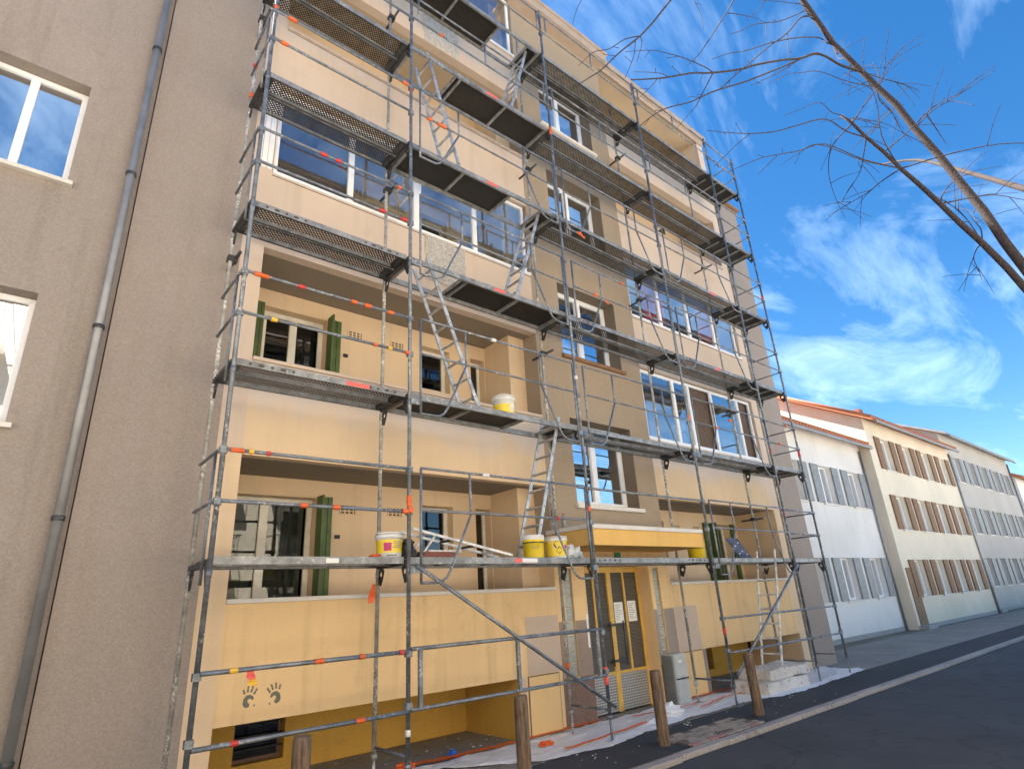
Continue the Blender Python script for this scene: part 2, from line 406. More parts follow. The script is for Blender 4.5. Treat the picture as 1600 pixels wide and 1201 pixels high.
# ------------------------------------------------------------------ ground
def sheet(name, x0, x1, y0, y1, z, mat, n=1):
    mb = MB(); mb.v = [(x0, y0, z), (x1, y0, z), (x1, y1, z), (x0, y1, z)]; mb.face([0, 1, 2, 3]); o = mb.build(name, mat); o['kind'] = 'structure'; return o
sheet('ground', -400, 600, -500, 500, RZ-.02, 'earth')
sheet('road', -200, 400, -5.0, -1.02, RZ, 'asphalt')
pv = MB().box(-40, 120, -1.0, 2.37, GZ-.3, GZ).build('pavement', 'pavement'); pv['kind'] = 'structure'
# fresh asphalt strip along the kerb (two runs, the paved crossing lies between them)
sheet('pavement_strip', -40, 3.44, -1.0, -.02, GZ+.004, 'asphalt_new')
sheet('pavement_strip', 5.22, 120, -1.0, -.02, GZ+.004, 'asphalt_new')
sheet('pavement_strip', 3.44, 5.22, -.42, -.02, GZ+.004, 'asphalt_new')
sheet('pavement_opposite', -200, 400, -12.0, -5.0, GZ, 'pavement_pale')
sheet('bounce_square', 7.5, 90, -45, -12.0, GZ-.004, 'pavement_pale')  # unseen pale ground, added to bounce sunlight onto the building's right side
# kerb stones
kerb = empty('kerb', (0, -1.07, RZ), kind='structure')
x = -6.0; km = None
while x < 22:
    L = 1.0
    if km is None:
        km = MB().box(0, L-.012, -.075, .068, 0, GZ+.006-RZ).build('kerb_stone', 'kerb_stone', kerb, .012, origin=(0, 0, 0))
        WL[km.name] = Vector((x, -1.07, RZ)); km.location = (x, 0, 0)
    else:
        c = km.copy(); put(c, kerb, (x, -1.07+random.uniform(-.006, .006), RZ+random.uniform(-.006, .004)))
    x += L
far = MB().box(22, 120, -1.145, -1.002, RZ, GZ+.006).build('kerb_run', 'kerb_stone', kerb); 
# crossing of small pavers
pavers = empty('paver_crossing', (4.33, -.72, GZ), kind='structure')
MB().box(3.44, 5.22, -1.0, -.42, GZ-.05, GZ+.001).build('bed', 'room_dark', pavers)
pm = {}
for j in range(6):
    yy = -.985+j*.096
    xx = 3.45-(.1 if j % 2 else 0)
    while xx < 5.2:
        a, b = max(xx, 3.45), min(xx+.192, 5.21)
        if b-a > .03:
            mt = random.choice(('paver', 'paver', 'paver', 'paver_dark', 'paver_pale', 'paver')) if j else random.choice(('paver_red', 'paver'))
            k = (round(b-a, 3), mt)
            if k not in pm:
                pm[k] = MB().box(0, b-a-.012, 0, .078, 0, .05).build('paver', mt, pavers, .006, origin=(0, 0, 0)); o = pm[k]; WL[o.name] = Vector((a, yy, GZ-.03)); o.location = WL[o.name]-WL[pavers.name]
            else: o = copy_to(pm[k], pavers, (a, yy, GZ-.03))
            o.location.z += random.uniform(-.006, .004); o.rotation_euler = (random.uniform(-.012, .012), random.uniform(-.01, .01), random.uniform(-.01, .01))
        xx += .2

# ------------------------------------------------------------------ the apartment building
YF, YB = 1.03, 2.10            # street front, back wall of the loggias
ZB = [.44, 3.24, 6.06, 8.88, 11.70, 14.74]
ZT = [1.60, 4.43, 7.27, 10.09, 12.91]
bld = empty('apartment_building', (4.6, YF, GZ), 'five-storey cream and taupe apartment block behind the scaffolding', 'building')
def window(parent, x0, x1, z0, z1, y, leaves=2, fm='pvc_white', gm='glazing', fw=.055, name='window', d=.06, trans=None, widths=None, skip=()):
    """frame with real members and a pane in each light"""
    e = bpy.data.objects.new(name, None); e.empty_display_size = .1; put(e, parent, ((x0+x1)/2, y, z0))
    f = MB(); f.box(x0, x1, y, y+d, z0, z0+fw).box(x0, x1, y, y+d, z1-fw, z1)
    f.box(x0, x0+fw, y, y+d, z0+fw, z1-fw).box(x1-fw, x1, y, y+d, z0+fw, z1-fw)
    xs = widths or [x0+(x1-x0)*i/leaves for i in range(leaves+1)]
    for xm in xs[1:-1]: f.box(xm-fw*.75, xm+fw*.75, y-.006, y+d-.004, z0+fw, z1-fw)
    if trans: f.box(x0+fw, x1-fw, y-.004, y+d-.006, trans-fw*.4, trans+fw*.4)
    f.build('frame', fm, e, .006)
    for i, (a, b) in enumerate(zip(xs[:-1], xs[1:])):
        if i in skip: continue      # sash slid open
        MB().box(a+fw*.6, b-fw*.6, y+d*.45, y+d*.45+.012, z0+fw*.8, z1-fw*.8).build('pane', gm, e)
    return e
def loggia_block(x0, x1, mirror, glazed, top_floor=True):
    """one column of loggias between pilaster and stair bay"""
    def X(a): return x1-(a+1.62) if mirror else a     # features are laid out for the left column
    def rng(a, b): return (min(X(a), X(b)), max(X(a), X(b)))
    for k in range(5):
        mt = ['ochre', 'cream_pale_top', 'cream', 'cream', 'cream'][k]
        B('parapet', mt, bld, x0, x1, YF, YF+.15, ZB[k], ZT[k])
        cm_ = 'coping' if k == 0 else ('pvc_white' if k in glazed else 'cream')
        MB().box(x0+.004, x1-.004, YF-.03, YF+.17, ZT[k]+.001, ZT[k]+.05).build('coping', cm_, bld, .008)
        if k: B('joint', 'vent_dark', bld, x0+.004, x1-.004, YF-.0015, YF+.01, ZT[k]-.032, ZT[k]-.018)
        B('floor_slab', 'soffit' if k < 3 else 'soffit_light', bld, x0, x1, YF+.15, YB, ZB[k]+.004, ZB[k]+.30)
        # slab lip, slightly pinker and 6 mm proud
        if k >= 1: B('slab_edge', 'cream' if k > 1 else 'cream_warm', bld, x0, x1, YF-.012, YF, ZB[k]-.004, ZB[k]+.10 if k == 1 else ZB[k]+.24)
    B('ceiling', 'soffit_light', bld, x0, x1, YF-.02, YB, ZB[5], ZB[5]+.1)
    for k in range(5):
        zf, zc = ZB[k]+.30, ZB[k+1]
        hd = zc-.27
        hd = min(hd, ZB[k]+2.55)
        if k == 0: hd = 2.99
        fwx = rng(-1.22 if k or mirror else -1.60, -.26); sw = rng(1.455, 2.05); dr = rng(2.52, 2.84)
        holes = [(fwx[0], fwx[1], zf+.02, hd), (sw[0], sw[1], hd-.80, hd), (dr[0], dr[1], zf+.02, hd)]
        MB().holed(x0, x1, zf-.1, zc, YB, YB+.22, holes).build('back_wall', 'cream_warm', bld)
        window(bld, fwx[0]+.005, fwx[1]-.005, zf+.03, hd-.005, YB+.15, 2, 'frame_cream', 'glazing_door', .075, 'french_window', trans=None)
        window(bld, sw[0]+.005, sw[1]-.005, hd-.795, hd-.005, YB+.15, 1, 'frame_cream', 'glazing_door', .07, 'small_window')
        window(bld, dr[0]+.005, dr[1]-.005, zf+.03, hd-.005, YB+.15, 1, 'frame_cream', 'glazing_door', .06, 'glazed_door')
        # near-black panels stand in for the shade of the unlit rooms behind
        B('dark_backing', 'room_dark', bld, x0+.05, x1-.05, YB+1.4, YB+1.45, zf-.05, zc)
        # shutters: pairs of boarded leaves folded against the wall
        for (a, b, sgn) in ((-.27, -.05, 1), (-1.24, -1.40, -1)):
            if (k == 3 and not mirror) or (k == 0 and not mirror and sgn < 0): break
            xa, xb = rng(a, b)
            sh = MB(); n = 3; w = (xb-xa)/n
            sh.box(xa, xb, YB-.045, YB-.022, zf+.02, hd+.02)
            o = sh.build('shutter', 'shutter_green', bld)
            for i in range(n): MB().box(xa+i*w+.004, xa+(i+1)*w-.004, YB-.062, YB-.0455, zf+.025, hd+.015).build('board', 'shutter_green', o, .003)
        # shutter leaf left standing out square to the wall at the open side
        xa = X(-.27)
        if not (k == 3 and not mirror): MB().box(xa-.016, xa+.016, YB-.26, YB-.066, zf+.03, hd+.01).build('shutter', 'shutter_green', bld, .003)
        for a in (.08, .85):
            va, vb = rng(a, a+.24)
            vt = B('vent_grille', 'vent_dark', bld, va, vb, YB-.004, YB+.0, hd-.20, hd-.07)
            g = MB()
            for i in range(4): g.box(va+i*.0667, va+i*.0667+.02, YB-.014, YB-.0045, hd-.20, hd-.07)
            for i in range(4): g.box(va, va+.22, YB-.012, YB-.0046, hd-.205+i*.042, hd-.191+i*.042)
            g.build('grille_bars', 'cream_warm', vt)
        B('socket_box', 'black_plastic', bld, *rng(.02, .09), YB-.03, YB-.001, hd-.55, hd-.50)
        if k in glazed:
            zb_, zt_ = ZT[k]+.055, zc-.02
            widths = glazed[k]
            window(bld, widths[0], widths[-1], zb_, zt_, YF+.055, len(widths)-1, 'pvc_white', 'glazing', .06, 'loggia_window', .05, widths=widths, skip=(2, 4) if k == 1 else ())
    ca, cb = rng(2.86, 3.23)
    B('column', 'cream_warm', bld, ca, cb, YF+.35, YB, GZ, ZB[5])
XL0, XL1, XC0, XC1, XR1 = -1.62, 3.23, 3.23, 6.23, 10.86
loggia_block(XL0, XL1, False, {2: [-1.60, -.43, .76, 1.97, 3.20], 4: [-1.60, -.43, .76, 1.97, 3.20]})
loggia_block(XC1, XR1, True, {1: [6.27, 7.45, 8.05, 9.0, 10.2, 10.82], 2: [6.27, 7.42, 8.6, 9.75, 10.82]})
for k in (2, 4):
    for i in range(3): B('jamb', 'pvc_white', bld, -1.85+i*.075, -1.785+i*.075, YF-.012-.006*(i % 2), YF+.02, ZT[k]+.055, ZB[k+1]-.02)
    B('window_post', 'pvc_white', bld, .69, .83, YF+.035, YF+.11, ZT[k]+.055, ZB[k+1]-.02)
# pilasters and end strips
B('pilaster', 'cream', bld, -1.90, XL0, YF, YB+.2, ZB[1], ZB[5])
B('pilaster', 'cream_warm', bld, -1.90, XL0, YF, YB+.2, GZ, ZB[1])
B('pilaster', 'cream', bld, XR1, 11.15, YF, YB+.2, ZB[1], ZB[5])
B('pilaster', 'cream_warm', bld, XR1, 11.15, YF, YB+.2, GZ, ZB[1])
B('end_wall', 'taupe_light', bld, -3.10, -1.90, YF-.004, 12, GZ, ZB[5])
B('end_wall', 'taupe_light', bld, 11.15, 12.45, YF-.004, 12, GZ, 12.75)
B('end_roof', 'brown_sill', bld, 11.2, 12.55, YF-.10, 12.1, 12.76, 12.84)
# plinth with the two basement recesses
B('plinth_wall', 'ochre', bld, 2.42, XC0, YF, YB+.4, GZ, ZB[0])
B('plinth_wall', 'ochre', bld, XC1, 7.05, YF, YB+.4, GZ, ZB[0])
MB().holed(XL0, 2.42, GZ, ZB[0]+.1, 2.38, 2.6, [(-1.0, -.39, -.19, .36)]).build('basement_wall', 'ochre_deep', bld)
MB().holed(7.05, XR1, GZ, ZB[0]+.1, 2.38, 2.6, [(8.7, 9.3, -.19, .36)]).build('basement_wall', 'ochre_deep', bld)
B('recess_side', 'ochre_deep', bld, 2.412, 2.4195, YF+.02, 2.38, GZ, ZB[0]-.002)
for xa in (-1.0, 8.7):
    w = window(bld, xa+.004, xa+.606, -.186, .356, 2.50, 1, 'sample_brown', 'glazing_door', .04, 'basement_window')
    for i in range(3): MB().tube([(xa, 2.45, -.05+i*.14), (xa+.61, 2.45, -.05+i*.14)], .009, 6).build('bar', 'galvanised_dark', w)
    B('dark_backing', 'room_dark', bld, xa-.1, xa+.7, 2.62, 2.9, -.2, .4)
# handprints in grey paint on the ground floor parapet
def handprint(cx, cz, flip, tilt):
    mb = MB()
    def P(u, w):
        u *= flip*1.3; w *= 1.3; c, s = math.cos(tilt), math.sin(tilt)
        return (cx+u*c-w*s, YF, cz+u*s+w*c)
    def blob(pts):
        pts = [P(*p) for p in pts]
        if flip < 0: pts = pts[::-1]
        mb.poly(pts, (0, -1, 0), .0025)
    blob([(-.040, -.05), (-.022, -.07), (.004, -.072), (.016, -.058), (.012, -.042), (-.002, -.036), (-.008, -.026), (-.006, -.012), (.010, -.006), (.030, -.016), (.038, -.004), (.026, .014), (.002, .022), (-.024, .016), (-.042, -.012)])
    for (u, w, l, a) in ((-.044, .022, .034, .5), (-.022, .036, .046, .15), (.004, .038, .046, -.1), (.030, .026, .046, -.35)):
        for (q, ll) in ((0, .55), (.62, .35)):
            du, dw = -math.sin(a), math.cos(a)
            u0, w0 = u+du*l*q, w+dw*l*q; u1, w1 = u0+du*l*ll, w0+dw*l*ll
            nx, nw = dw*.008, -du*.008
            blob([(u0-nx, w0-nw), (u0+nx, w0+nw), (u1+nx*.8, w1+nw*.8), (u1, w1+.003), (u1-nx*.8, w1-nw*.8)])
    blob([(.045, -.055), (.056, -.06), (.06, -.048), (.05, -.042)])
    mb.build('handprint', 'hand_paint', bld)
handprint(-1.29, .675, 1, -.18); handprint(-1.03, .675, -1, .30)
# stair bay
SX0, SX1 = 3.92, 5.62
sw_z = [(2.97, 4.55), (5.79, 7.37), (8.61, 10.17), (11.43, 12.97)]
MB().holed(XC0, XC1, 2.30, ZB[5], YF-.003, YF+.38, [(SX0, SX1, a, b) for a, b in sw_z]).build('stair_wall', 'taupe', bld)
for i, (a, b) in enumerate(sw_z):
    w = window(bld, SX0+.004, SX1-.004, a+.05, b-.004, YF+.28, 2, 'pvc_white', 'glazing_stair', .085, 'stair_window', .07)
    for ex in ((SX1-.004, SX1-.0002, a+.013, b-.005), (SX0+.0002, SX0+.004, a+.013, b-.005), (SX0+.0045, SX1-.0045, b-.004, b-.0002)): B('reveal', 'reveal_brown', bld, ex[0], ex[1], YF+.001, YF+.279, ex[2], ex[3])
    B('dark_backing', 'room_dark', bld, SX0-.3, SX1+.6, YF+.75, YF+.8, a-.3, b+.75)
    B('sill', ['coping', 'brown_sill', 'coping', 'coping'][i], bld, SX0-.05, SX1+.07, YF-.07, YF+.28, a-.06, a+.012, bevel=.006)
gb = [(3.42, 3.61, .33, 1.92), (5.73, 5.90, .33, 1.92)]
MB().holed(XC0, XC1, GZ, 2.30, YF-.003, YF+.38, [(SX0, SX1, GZ-.1, 1.96)]+gb).build('entrance_wall', 'ochre', bld)
for (a, b, c, d_) in gb:
    n = 8; h = (d_-c)/n
    B('mortar', 'coping', bld, a, b, YF+.05, YF+.1, c, d_)
    g0 = None
    for i in range(n):
        if g0 is None: g0 = MB().box(a+.012, b-.012, YF+.022, YF+.09, c+.010, c+h-.010).build('glass_block', 'glass_block', bld, .008)
        else: copy_to(g0, bld, WL[g0.name]+Vector((0, 0, h*i)))
# colour samples painted round the entrance, each a coat of paint on the wall
def patch(mat, x0, x1, z0, z1, y=YF): B('paint_sample', mat, bld, x0, x1, y-.0025, y-.0002, z0, z1)
patch('sample_pink', 2.57, 3.225, .46, 1.24); patch('sample_pink', 2.43, 2.52, GZ+.005, .44, )
pf = B('access_panel', 'sample_brown', bld, 2.55, 3.17, YF-.010, YF-.0005, GZ+.02, .45)
B('panel_leaf', 'sample_yellow', pf, 2.565, 3.155, YF-.018, YF-.0101, GZ+.035, .435, bevel=.003)
yy_ = YF-.003
for x0, x1 in ((3.245, 3.415), (3.615, 3.915)):
    patch('sample_taupe', x0, x1, .34, 1.13, yy_); patch('sample_brown', x0, x1, GZ+.006, .338, yy_)
patch('sample_brown', 3.4155, 3.6145, GZ+.006, .32, yy_)
for x0, x1 in ((5.625, 5.725), (5.905, 6.215)):
    patch('taupe_light', x0, x1, .30, 1.20, yy_); patch('sample_brown', x0, x1, GZ+.006, .298, yy_)
patch('sample_pink', 6.24, 6.95, .45, 1.22)
pf = B('access_panel', 'sample_brown', bld, 6.26, 6.93, YF-.010, YF-.0005, GZ+.02, .44)
B('panel_leaf', 'sample_yellow', pf, 6.275, 6.915, YF-.018, YF-.0101, GZ+.035, .425, bevel=.003)
patch('sample_taupe', 6.94, 7.045, GZ+.005, .435)
# entrance door
YD = YF+.25
door = bpy.data.objects.new('entrance_door', None); put(door, bld, (4.77, YD, GZ))
f = MB(); xm = (SX0+SX1)/2
f.box(SX0, SX0+.07, YD, YD+.07, GZ, 1.955).box(SX1-.07, SX1, YD, YD+.07, GZ, 1.955).box(SX0+.07, SX1-.07, YD, YD+.07, 1.86, 1.955)
f.box(xm-.055, xm+.055, YD-.012, YD+.06, GZ+.02, 1.86)
for s_ in (-1, 1): f.box(xm+s_*.40-.022, xm+s_*.40+.022, YD-.006, YD+.05, .28, 1.86)
f.box(SX0+.07, SX1-.07, YD-.004, YD+.05, .235, .28)
f.build('frame', 'door_yellow', door, .004)
for a, b in ((SX0+.07, xm-.42), (xm-.38, xm-.055), (xm+.055, xm+.38), (xm+.42, SX1-.07)):
    B('pane', 'ribbed_glass', door, a, b, YD+.02, YD+.03, .28, 1.86)
for a, b in ((SX0+.07, xm-.055), (xm+.055, SX1-.07)): B('kick_plate', 'tread_plate', door, a, b, YD+.005, YD+.03, GZ+.03, .235)
B('dark_backing', 'room_dark', bld, SX0-.2, SX1+.2, YD+1.6, YD+1.7, GZ, 2.2)
h = MB(); hx = xm+.20
h.box(xm-.16, hx+.02, YD-.06, YD-.035, .98, 1.02).box(xm-.16, hx+.02, YD-.06, YD-.035, .42, .46)
h.tube([(hx, YD-.07, .36), (hx, YD-.07, 1.06)], .012).tube([(xm-.13, YD-.07, .36), (xm-.13, YD-.07, 1.06)], .012)
h.build('handle', 'galvanised_dark', door)
for (a, b, c, d_) in ((xm+.10, xm+.33, 1.02, 1.36), (xm+.46, xm+.69, 1.03, 1.37)):
    pn = B('notice', 'paper', door, a, b, YD+.012, YD+.0145, c, d_)
    t = MB()
    for i in range(9):
        z = d_-.05-i*.03; w_ = random.uniform(.09, .18); t.box(a+.025, a+.025+w_, YD+.0108, YD+.0118, z, z+.008)
    t.build('lines_of_text', 'ink', pn)
B('notice', 'paper', bld, 3.86, 3.90, YF-.008, YF-.0035, .72, 1.22)
# canopy over the door
B('canopy', 'ochre_fresh', bld, 3.13, 6.108, .10, YF-.004, 2.19, 2.43)
MB().box(3.105, 6.112, .07, YF-.005, 2.431, 2.50).build('canopy_cap', 'coping', bld, .01)
B('green_sign', 'green_sign', bld, 4.72, 4.86, YF-.03, YF-.004, 2.03, 2.18)
# curtains, blind and dark interior panels behind the glazing
B('blind', 'blind_fabric', bld, -1.58, -.46, YF+.16, YF+.17, ZT[2]+.08, ZB[3]-.02)
B('dark_interior', 'interior_brown', bld, 7.9, 9.08, YF+.14, YF+.16, ZT[1]+.06, ZB[2]-.02); B('dark_interior', 'interior_brown', bld, 10.1, 10.84, YF+.14, YF+.16, ZT[1]+.06, ZB[2]-.02)  # brown panels put the dark of the open loggia interior into colour
mb = MB(); n = 60
for i in range(n+1):
    xx = -1.55+1.2*i/n; mb.v += [(xx, YB+.27+.018*math.sin(i*.9)+.01*math.sin(i*2.3), .78), (xx, YB+.27+.02*math.sin(i*.9+.3), 2.95)]
for i in range(n):
    if not 27 < i < 33: mb.face([2*i, 2*i+2, 2*i+3, 2*i+1], 0, True)
mb.build('curtain', 'net_curtain', bld)
B('dark_interior', 'room_dark', bld, 6.3, 10.8, YF+.50, YF+.52, ZT[2]+.06, ZB[3]-.02)  # near-black panel behind the curtains, imitating the unlit loggia
for x0, x1, mt in ((7.0, 7.9, 'curtain_red'), (9.3, 10.0, 'curtain_red'), (10.05, 10.4, 'curtain_violet')):
    mb = MB(); n = 26
    for i in range(n+1):
        xx = x0+(x1-x0)*i/n; yv = YF+.22+.03*math.sin(i*1.5)
        mb.v += [(xx, yv, ZT[2]+.06), (xx, yv, ZB[3]-.03)]
    for i in range(n): mb.face([2*i, 2*i+2, 2*i+3, 2*i+1], 0, True)
    mb.build('curtain', mt, bld)
# broken-out render at two slab edges
def spall(x0, x1, z0, z1):
    mb = MB(); nx, nz_ = 22, 20; g = []
    for j in range(nz_+1):
        for i in range(nx+1):
            u, w = i/nx, j/nz_; xx = x0+(x1-x0)*u; zz_ = z0+(z1-z0)*w
            ed = min(u, 1-u, w, 1-w)
            if ed == 0: xx += noise.noise((xx*9, zz_*9, 3))*.03; zz_ += noise.noise((xx*9, zz_*9, 7))*.03
            yv = YF-.013-(.001 if ed == 0 else .010+.014*abs(noise.noise((xx*14, 1, zz_*14)))+.010*noise.noise((xx*40, 2, zz_*40)))
            mb.v.append((xx, yv, zz_))
    for j in range(nz_):
        for i in range(nx):
            a = j*(nx+1)+i; mb.face([a, a+1, a+nx+2, a+nx+1])
    mb.build('spalled_patch', 'spalled', bld)
spall(.88, 1.68, 6.42, 7.25); spall(.88, 1.68, 11.72, 12.78)
# roof
B('roof_slab', 'roof_trim', bld, -3.2, 11.22, .97, 12.2, ZB[5]+.101, ZB[5]+.26)
B('gutter', 'roof_trim', bld, -3.22, 11.25, .90, .968, ZB[5]+.14, ZB[5]+.30, bevel=.015)
B('fascia', 'roof_trim', bld, -3.1, XC0-.06, YF-.03, YF-.0205, ZB[5]-.06, ZB[5]+.10); B('fascia', 'roof_trim', bld, XC1+.06, 11.18, YF-.03, YF-.0205, ZB[5]-.06, ZB[5]+.10)
B('stair_roof', 'roof_trim', bld, XC0-.05, XC1+.04, .70, 9, 14.60, 14.82, bevel=.01)
B('stair_roof_edge', 'roof_trim', bld, XC0-.08, XC1+.07, .66, 9, 14.821, 14.90, bevel=.01)
B('core', 'taupe', bld, -3.0, 12.3, 4.2, 11.9, GZ, 12.7)

# ------------------------------------------------------------------ scaffolding
SX = [-2.07, 0, 3.07, 6.14, 9.21, 10.61]; W = .73
scf = empty('scaffolding', (4.27, .36, GZ), 'galvanised steel tube scaffolding with six deck levels in front of the facade', 'scaffolding')
TR = .0242
def standard(x, y, ztop, mat):
    mb = MB(); mb.tube([(x, y, -.02), (x, y, ztop)], TR, 10)
    for k in range(1, 7):
        if 2*k < ztop: mb.tube([(x, y, 2*k-.19), (x, y, 2*k-.12)], TR*1.22, 10)
    for k in range(0, 7):
        for dz in (.5, 1.0):
            if y < .1 and 2*k+dz < ztop: mb.box(x-.035, x+.035, y-.032, y+.032, 2*k+dz-.035, 2*k+dz+.03)
    # screw jack and base plate
    mb.tube([(x, y, GZ+.01), (x, y, -.02)], TR*.72, 8).tube([(x, y, -.07), (x, y, -.02)], TR*1.6, 8)
    mb.box(x-.075, x+.075, y-.075, y+.075, GZ+.006, GZ+.014)
    return mb.build('standard', mat, scf)
for i, x in enumerate(SX):
    standard(x, 0, 13.15, 'galvanised')
    standard(x, W, 13.0 if i < 5 else 12.2, 'galvanised_splashed')
    for k in range(0, 7):
        z = 2*k
        t = MB()
        if k == 0: t.tube([(x, TR, .04), (x, W-TR, .04)], .016, 8)
        else:
            t.box(x-.027, x+.027, TR*.8, W-TR*.8, z-.085, z-.035)
            for (yy, s_) in ((TR*.9, 1), (W-TR*.9, -1)):     # gusset plates with a hole
                P = [(yy, z-.085), (yy+s_*.14, z-.085), (yy+s_*.13, z-.13), (yy+s_*.075, z-.27), (yy+s_*.03, z-.31), (yy, z-.31)]
                cx, cz, rr = yy+s_*.062, z-.15, .03
                out = [Vector((x, a, b)) for a, b in P]; n = 12
                inn = [Vector((x, cx+rr*math.cos(2*math.pi*q/n), cz+rr*math.sin(2*math.pi*q/n))) for q in range(n)]
                # ring: dense outer loop sampled radially
                ring = []
                for q in range(n):
                    an = 2*math.pi*q/n; dv_ = Vector((0, math.cos(an), math.sin(an))); best = None
                    for e in range(len(out)):
                        a_, b_ = out[e], out[(e+1) % len(out)]; ed = b_-a_; c_ = Vector((x, cx, cz))
                        den = dv_.y*ed.z-dv_.z*ed.y
                        if abs(den) < 1e-9: continue
                        w_ = a_-c_; tt = (w_.y*ed.z-w_.z*ed.y)/den; ss = (w_.y*dv_.z-w_.z*dv_.y)/den
                        if tt > 0 and -1e-6 <= ss <= 1+1e-6 and (best is None or tt < best): best = tt
                    ring.append(Vector((x, cx, cz))+dv_*(best or rr*1.5))
                for off in (-.005, .005):
                    b0 = len(t.v); t.v += [(p.x+off, p.y, p.z) for p in inn]+[(p.x+off, p.y, p.z) for p in ring]
                    for q in range(n):
                        q2 = (q+1) % n; fc = [b0+q, b0+q2, b0+n+q2, b0+n+q]; t.face(fc if off > 0 else fc[::-1])
        t.build('transom', 'galvanised_dark' if k else 'galvanised', scf)
def rail(pts, r=.0185, mat='galvanised', name='guardrail'):
    return MB().tube(pts, r, 8).build(name, mat, scf)
def arc(c, r, a0, a1, n=5):
    return [(c[0]+r*math.cos(a0+(a1-a0)*i/n), c[1], c[2]+r*math.sin(a0+(a1-a0)*i/n)) for i in range(n+1)]
def guard_plain(x0, x1, z):
    y = -.045; mb = MB(); a, b = x0+.02, x1-.02
    mb.tube([(a, y, z+1.0), (b, y, z+1.0)], .017).tube([(a, y, z+.5), (b, y, z+.5)], .0165)
    for xx in (x0+.11, x0+1.5, x1-.13): mb.tube([(xx, y, z+1.0), (xx, y, z+.5)], .0165)
    mb.build('guardrail_frame', 'galvanised', scf)
def guard_frame(x0, x1, z):
    """one-piece guardrail: two rails, end posts, hooked diagonal legs"""
    y = -.052; a, b = x0+.13, x1-.11; r = .0165; mb = MB(); j = .72
    mb.tube([(a, y, z+1.02), (b, y, z+1.02)], r).tube([(a, y, z+.52), (b, y, z+.52)], r*.95)
    for xe, s_ in ((a, 1), (b, -1)):
        mb.tube([(xe, y, z+1.02), (xe, y, z-.30)], r)
        xj = xe+s_*j
        mb.tube([(xj, y, z+1.02), (xj, y, z+.50)], r*.95)
        hk = [(xj, y, z+.50), (xe+s_*.40, y, z-.16), (xe+s_*.35, y, z-.235), (xe+s_*.28, y, z-.28), (xe+s_*.2, y, z-.29), (xe, y, z-.29)]
        mb.tube(hk, r*.95)
        xs_ = x0 if s_ > 0 else x1
        mb.box(min(xs_, xe)-.01, max(xs_, xe)+.01, y-.005, -.02, z-.18, z-.11)
    o = mb.build('guardrail_frame', 'galvanised', scf)
for k in range(1, 7):
    z = 2*k
    for bay in (0, 4):
        for dz in (.5, 1.0): rail([(SX[bay]+.02, -.03, z+dz), (SX[bay+1]-.02, -.03, z+dz)])
    for bay in (1, 2, 3):
        if (bay, k) == (2, 1):
            rail([(SX[2], -.03, 3.0), (SX[3], -.03, 3.0)]); continue
        (guard_plain if k >= 5 else guard_frame)(SX[bay], SX[bay+1], z)
    # end guardrails at both ends
    for i, s_ in ((0, -1), (5, 1)):
        x = SX[i]+s_*.035
        for dz in (.5, 1.0): rail([(x, .0, z+dz), (x, W, z+dz)], .0165)
        if i == 5: rail([(x, W*.93, z+1.0), (x, W*.93, z+.12)], .0145)
        else: rail([(x, .12, z+1.0), (x, .12, z-.25)], .0145)
# foot-level rails and braces
for dz in (.45, 1.02): rail([(SX[0]+.02, -.03, dz), (SX[1]-.02, -.03, dz)], .021)
for dz in (.46, 1.04): rail([(SX[1]+.02, -.03, dz), (SX[2]-.02, -.03, dz)], .021)
for xx in (.13, 1.51, 2.93): MB().box(xx-.022, xx+.022, -.05, -.012, .46, 1.04).build('guardrail_post', 'galvanised', scf)
for dz in (.46, 1.0): rail([(SX[3]+.02, -.03, dz), (SX[4]-.02, -.03, dz)], .019)
for dz in (.46, 1.0): rail([(SX[4]+.02, -.03, dz), (SX[5]-.02, -.03, dz)], .019)
rail([(.06, -.065, 1.90), (3.13, -.065, .07)], .024, name='brace')
rail([(6.19, -.065, .11), (9.18, -.065, 1.88)], .024, name='brace')
rail([(.10, W, .9), (3.0, W, .9)], .019, 'galvanised_splashed') if False else None
# wall ties
for (x, z) in ((-2.07, 9.62), (-2.07, 5.55), (0, 7.55), (3.07, 9.5), (6.14, 7.5), (9.21, 9.4), (9.21, 5.4), (3.07, 5.5), (6.14, 11.4), (0, 11.3), (9.21, 2.9)):
    mb = MB().tube([(x+.05, W-.22, z), (x+.05, YF+.0, z)], .021, 8)
    mb.box(x-.035, x+.075, W-.05, W+.05, z-.035, z+.035)
    mb.build('wall_tie', 'galvanised_dark', scf)
# decks --------------------------------------------------------------
PW = .315
def steel_plank_mesh(L, slots):
    mb = MB()
    n = 1
    mb.v += [(0, 0, 0), (L, 0, 0), (L, PW, 0), (0, PW, 0)]; mb.face([0, 1, 2, 3], 0)
    for ya, yb in ((0, .004), (PW-.004, PW)): mb.box(0, L, ya, yb, -.072, .002, 1)
    mb.box(0, L, .004, .026, -.072, -.069, 3); mb.box(0, L, PW-.026, PW-.004, -.072, -.069, 3)
    mb.box(0, .07, .004, PW-.004, -.06, -.003, 3); mb.box(L-.07, L, .004, PW-.004, -.06, -.003, 3)
    if slots:
        for side in (0, 1):
            for q in range(5):
                xx = .14+q*.115; xx = xx if side == 0 else L-xx
                hw = .017 if q % 2 == 0 else .034
                pts = [(xx+hw*math.cos(t*math.pi/5), -.0003, -.035+.016*math.sin(t*math.pi/5)) for t in range(10)]
                mb.poly(pts, (0, -1, 0), .0008, 2)
    return mb
pl_cache = {}
